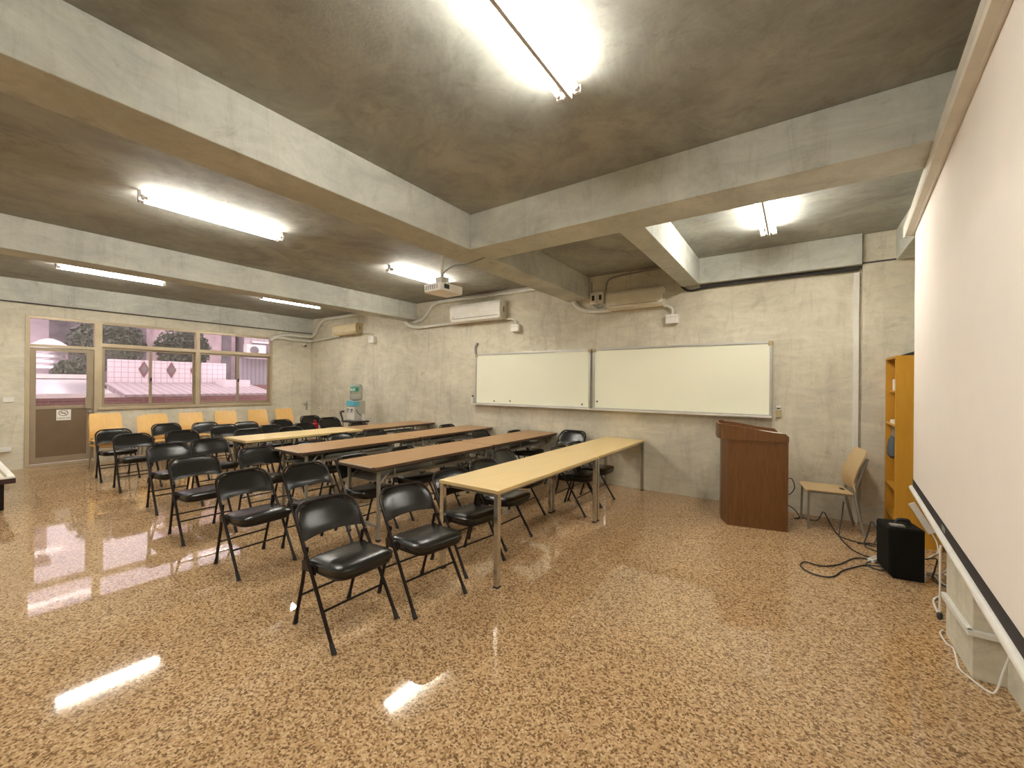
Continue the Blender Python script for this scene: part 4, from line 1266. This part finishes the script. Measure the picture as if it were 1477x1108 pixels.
bm = B(); box(bm, (-8.30, 4.715, 0.575), (0.13, 0.10, 0.25), None, 0.02, 3)
rb = tag(obj('red_bag', bm, MT['red'], None, True), 'small bright red bag hooked between the tall black folding chairs', 'bag')
bm = B(); tube(bm, smooth_path([(-8.35, 4.715, 0.67), (-8.33, 4.715, 0.75), (-8.27, 4.715, 0.75), (-8.25, 4.715, 0.67)], 4), 0.008, 6); obj('strap', bm, MT['red'], rb, True)

# ------------------------------------------------------------------ low covered table at the left edge
t = thing('low_table', 'low table with a pale striped cover and dark rim, left of the door', 'table', (-8.70, 0.15, 0))
bm = B(); bx(bm, -1.02, 1.02, -0.5, 0.5, 0.375, 0.40, 0.004); tp = obj('cover', bm, MT['paper'], t)
bm = B()
for k in range(7):
    y = -0.42 + 0.14 * k
    tube(bm, [(-1.0, y, 0.40), (1.0, y + 0.01, 0.40)], 0.012, 6)
obj('cover_fold', bm, MT['tan'], tp, True)
bm = B(); bx(bm, -1.03, 1.03, -0.505, 0.505, 0.315, 0.376, 0.006); obj('rim', bm, plain('dark_maroon_board', (0.05, 0.02, 0.02), 0.5), t)
for sx in (-0.95, 0.95):
    for sy in (-0.43, 0.40):
        bm = B(); bx(bm, sx - 0.02, sx + 0.02, sy - 0.02, sy + 0.02, 0, 0.32); obj('leg', bm, MT['blackmetal'], t)

# ------------------------------------------------------------------ outside the windows
bm = B(); bx(bm, -13.15, -13.0, -3.0, 9.5, -0.5, 1.16, 0.004)
tag(obj('parapet_wall', bm, MT['brick']), 'dark red brick parapet just outside the windows', 'wall')
bm = B(); bx(bm, -13.0, WX - 0.15, -3.0, 9.5, -0.3, -0.1)
struct('trim_20', bm, MT['facade'], None, 'walkway slab outside the windows')
bm = B(); bx(bm, -40, -13.15, -14, 26, -3.2, -3.0)
struct('ground', bm, MT['facade'], None, 'ground outside below the windows')
# metal roofs
bm = B(); prism(bm, [(-14.0, 1.14), (-14.0, 1.20), (-16.0, 1.50), (-16.0, 1.44)], 'y', 2.95, 6.6)
ro = tag(obj('metal_roof', bm, MT['roofing']), 'sloping metal roof below the white tiled wall outside', 'roof')
bm = B(); bx(bm, -14.02, -13.98, 2.95, 6.6, 1.04, 1.15); obj('gutter', bm, MT['darkfacade'], ro)
for y in (3.2, 5.0, 6.4):
    bm = B(); bx(bm, -14.3, -14.2, y, y + 0.1, -3.0, 1.16); obj('post', bm, MT['darkfacade'], ro)
bm = B(); prism(bm, [(-14.0, 1.12), (-14.0, 1.18), (-17.0, 1.62), (-17.0, 1.56)], 'y', -4.0, 2.8)
ro = tag(obj('metal_roof', bm, MT['tank']), 'pale flat roof seen through the door glass', 'roof')
bm = B(); bx(bm, -14.05, -13.98, -4.0, 2.8, 1.14, 1.24); obj('gutter', bm, MT['white'], ro)
bm = B(); bx(bm, -16.95, -16.75, -4.0, 2.8, 1.60, 1.72); obj('ridge', bm, MT['white'], ro)
for y in (-3.5, -0.5, 2.5):
    bm = B(); bx(bm, -14.3, -14.2, y, y + 0.1, -3.0, 1.15); obj('post', bm, MT['darkfacade'], ro)
# white tiled wall with diamonds
bm = B(); bx(bm, -16.25, -16.05, 3.04, 5.95, -3.0, 2.17)
tw = tag(obj('tiled_wall', bm, MT['tile']), 'white tiled rooftop wall with dark diamond openings outside', 'wall')
for y in (3.80, 4.455, 5.06):
    bm = B()
    prism(bm, [(y, 1.65), (y + 0.125, 1.90), (y, 2.15), (y - 0.125, 1.90)], 'x', -16.05, -16.03)
    d_ = obj('diamond_frame', bm, plain('maroon_tile', (0.24, 0.10, 0.10), 0.5), tw)
    bm = B()
    prism(bm, [(y, 1.75), (y + 0.075, 1.90), (y, 2.05), (y - 0.075, 1.90)], 'x', -16.03, -16.02)
    obj('diamond_core', bm, MT['darkfacade'], d_)
bm = B(); bx(bm, -15.9, -15.2, 5.6, 6.35, 0.9, 1.62)
tag(obj('rooftop_block', bm, plain('white_render', (0.80, 0.73, 0.74), 0.7)), 'plain white block at the right end of the tiled wall outside', 'block')
# buildings behind
def building(name, x0, x1, y0, y1, z1, mat, label, windows):
    t = thing(name, label, 'building', ((x0 + x1) / 2, (y0 + y1) / 2, -3.0))
    hx, hy = (x1 - x0) / 2, (y1 - y0) / 2
    bm = B(); bx(bm, -hx, hx, -hy, hy, 0, z1 + 3.0); obj('walls', bm, mat, t)
    for (wy0, wy1, wz0, wz1) in windows:
        bm = B(); bx(bm, hx, hx + 0.05, wy0, wy1, wz0, wz1); w = obj('window', bm, MT['darkfacade'], t)
        bm = B(); bx(bm, hx + 0.05, hx + 0.09, wy0 - 0.06, wy1 + 0.06, wz1, wz1 + 0.08); obj('lintel', bm, MT['white'], w)
    bm = B(); bx(bm, -hx - 0.1, hx + 0.1, -hy - 0.1, hy + 0.1, z1 + 3.0, z1 + 3.15); obj('parapet', bm, mat, t)
    return t
building('apartment_building', -25.0, -20.5, 6.0, 7.95, 4.9, plain('pink_render', (0.55, 0.43, 0.43), 0.8, var=0.25, vscale=1.5), 'pinkish stained building behind the tiled wall outside', [(-0.8, -0.4, 5.0, 6.6), (0.45, 0.8, 3.4, 7.4)])
building('apartment_building', -27.0, -22.0, -6.0, 2.6, 4.9, plain('mauve_render', (0.50, 0.42, 0.44), 0.8, var=0.25, vscale=0.8), 'pale mauve building seen through the top light over the door', [(-2.0, -0.8, 5.5, 7.0), (1.0, 2.2, 5.5, 7.0), (2.9, 3.4, 6.0, 7.4)])
building('hillside_block', -34.0, -28.5, 1.0, 18.0, 4.9, MT['darkfacade'], 'dark grey block filling the view behind the trees outside', [(-5.0, -4.0, 6.0, 7.0), (-2.0, -1.0, 6.0, 7.0), (1.5, 2.5, 6.0, 7.0)])
building('tall_building', -24.0, -20.0, 8.1, 12.0, 5.0, tiles('beige_tile_facade', (0.55, 0.48, 0.47), (0.32, 0.26, 0.27), 0.28), 'tile-clad building at the right end of the window view', [(-1.6, -0.6, 5.3, 6.3)])
bm = B(); bx(bm, -17.2, -17.0, 6.75, 9.6, -3.0, 2.45)
cw = tag(obj('corrugated_wall', bm, MT['corrugated']), 'grey corrugated shed wall at the right of the window view', 'wall')
bm = B(); prism(bm, [(-17.3, 2.62), (-16.3, 2.40), (-16.3, 2.45), (-17.3, 2.68)], 'y', 6.7, 9.7); obj('awning', bm, MT['facade'], cw)
bm = B(); bx(bm, -16.6, -15.6, 6.6, 8.6, -3.0, 1.45)
tag(obj('brick_block', bm, MT['brick']), 'dark red brick block below the corrugated shed wall outside', 'wall')
t = thing('outdoor_unit', 'white air-conditioner outdoor unit on the awning at upper right of the window view', 'air conditioner', (-16.75, 7.15, 2.52))
bm = B(); bx(bm, -0.15, 0.15, -0.33, 0.33, 0.0, 0.42, 0.01); obj('housing', bm, MT['white'], t)
bm = B(); lathe(bm, [(0.15, 0), (0.15, 0.01)], (0, 0, 0), 20); bmesh.ops.rotate(bm, cent=(0, 0, 0), matrix=Matrix.Rotation(PI / 2, 3, 'Y'), verts=bm.verts[:]); bmesh.ops.translate(bm, vec=(0.15, -0.08, 0.21), verts=bm.verts[:]); obj('fan_grille', bm, MT['darkfacade'], t)
# tanks behind the door
for x, y, z, r, lab in ((-19.5, 2.30, 1.85, 0.42, 'ribbed stainless water tank seen through the door glass, right one'), (-19.8, 1.30, 1.75, 0.42, 'ribbed stainless water tank seen through the door glass, left one')):
    t = thing('water_tank', lab, 'water tank', (x, y, 0), 0, 'rooftop water tanks')
    prof = [(0.1, z)]
    for k in range(5):
        prof += [(r, z + 0.02 + k * 0.17), (r * 1.06, z + 0.07 + k * 0.17), (r, z + 0.14 + k * 0.17)]
    prof += [(r * 0.6, z + 0.95), (0.1, z + 1.02)]
    bm = B(); lathe(bm, prof, (0, 0, 0), 24); obj('vessel', bm, MT['tank'], t, True)
    for a in range(3):
        aa = a * 2 * PI / 3 + 0.4
        bm = B(); tube(bm, [(0.30 * math.cos(aa), 0.30 * math.sin(aa), z), (0.34 * math.cos(aa), 0.34 * math.sin(aa), -3.0)], 0.035, 6); obj('leg', bm, MT['white'], t, True)
# trees
def tree(x, y, z, r, label, seed):
    rnd = random.Random(seed)
    t = thing('tree', label, 'tree', (x, y, -3.0), 0, 'trees outside the windows')
    bm = B(); tube(bm, [(0, 0, 0), (0.05, 0.1, (z + 3) * 0.5), (0, 0, z + 3)], 0.14, 8, 0.05); obj('trunk', bm, MT['bark'], t, True)
    bm = B()
    for _ in range(2600):
        d = Vector((rnd.gauss(0, 1), rnd.gauss(0, 1), rnd.gauss(0, 0.8)))
        d.normalize()
        p = d * r * rnd.uniform(0.55, 1.0) + Vector((0, 0, z + 3))
        s = rnd.uniform(0.03, 0.075)
        ax = Vector((rnd.uniform(-1, 1), rnd.uniform(-1, 1), rnd.uniform(-1, 1))).normalized()
        bx_ = ax.orthogonal().normalized()
        vs = [bm.verts.new(p + ax * s * 1.5), bm.verts.new(p + bx_ * s * 0.6), bm.verts.new(p - ax * s * 1.5), bm.verts.new(p - bx_ * s * 0.6)]
        bm.faces.new(vs)
    c = obj('foliage', bm, MT['leaf'], t)
    return t
tree(-18.6, 3.5, 2.75, 0.95, 'dark tree above the left part of the white tiled wall outside', 1)
tree(-18.9, 5.6, 2.75, 0.85, 'dark tree above the middle of the white tiled wall outside', 2)
tree(-17.6, 2.55, 1.75, 0.42, 'dark shrub-like tree at the right edge of the door glass view', 3)
bm = B(); tube(bm, [(-17.3, 5.45, -3.0), (-17.3, 5.50, 3.6)], 0.05, 8)
tag(obj('drain_pipe', bm, MT['tank'], None, True), 'white upright pipe between the dark trees outside', 'pipe')
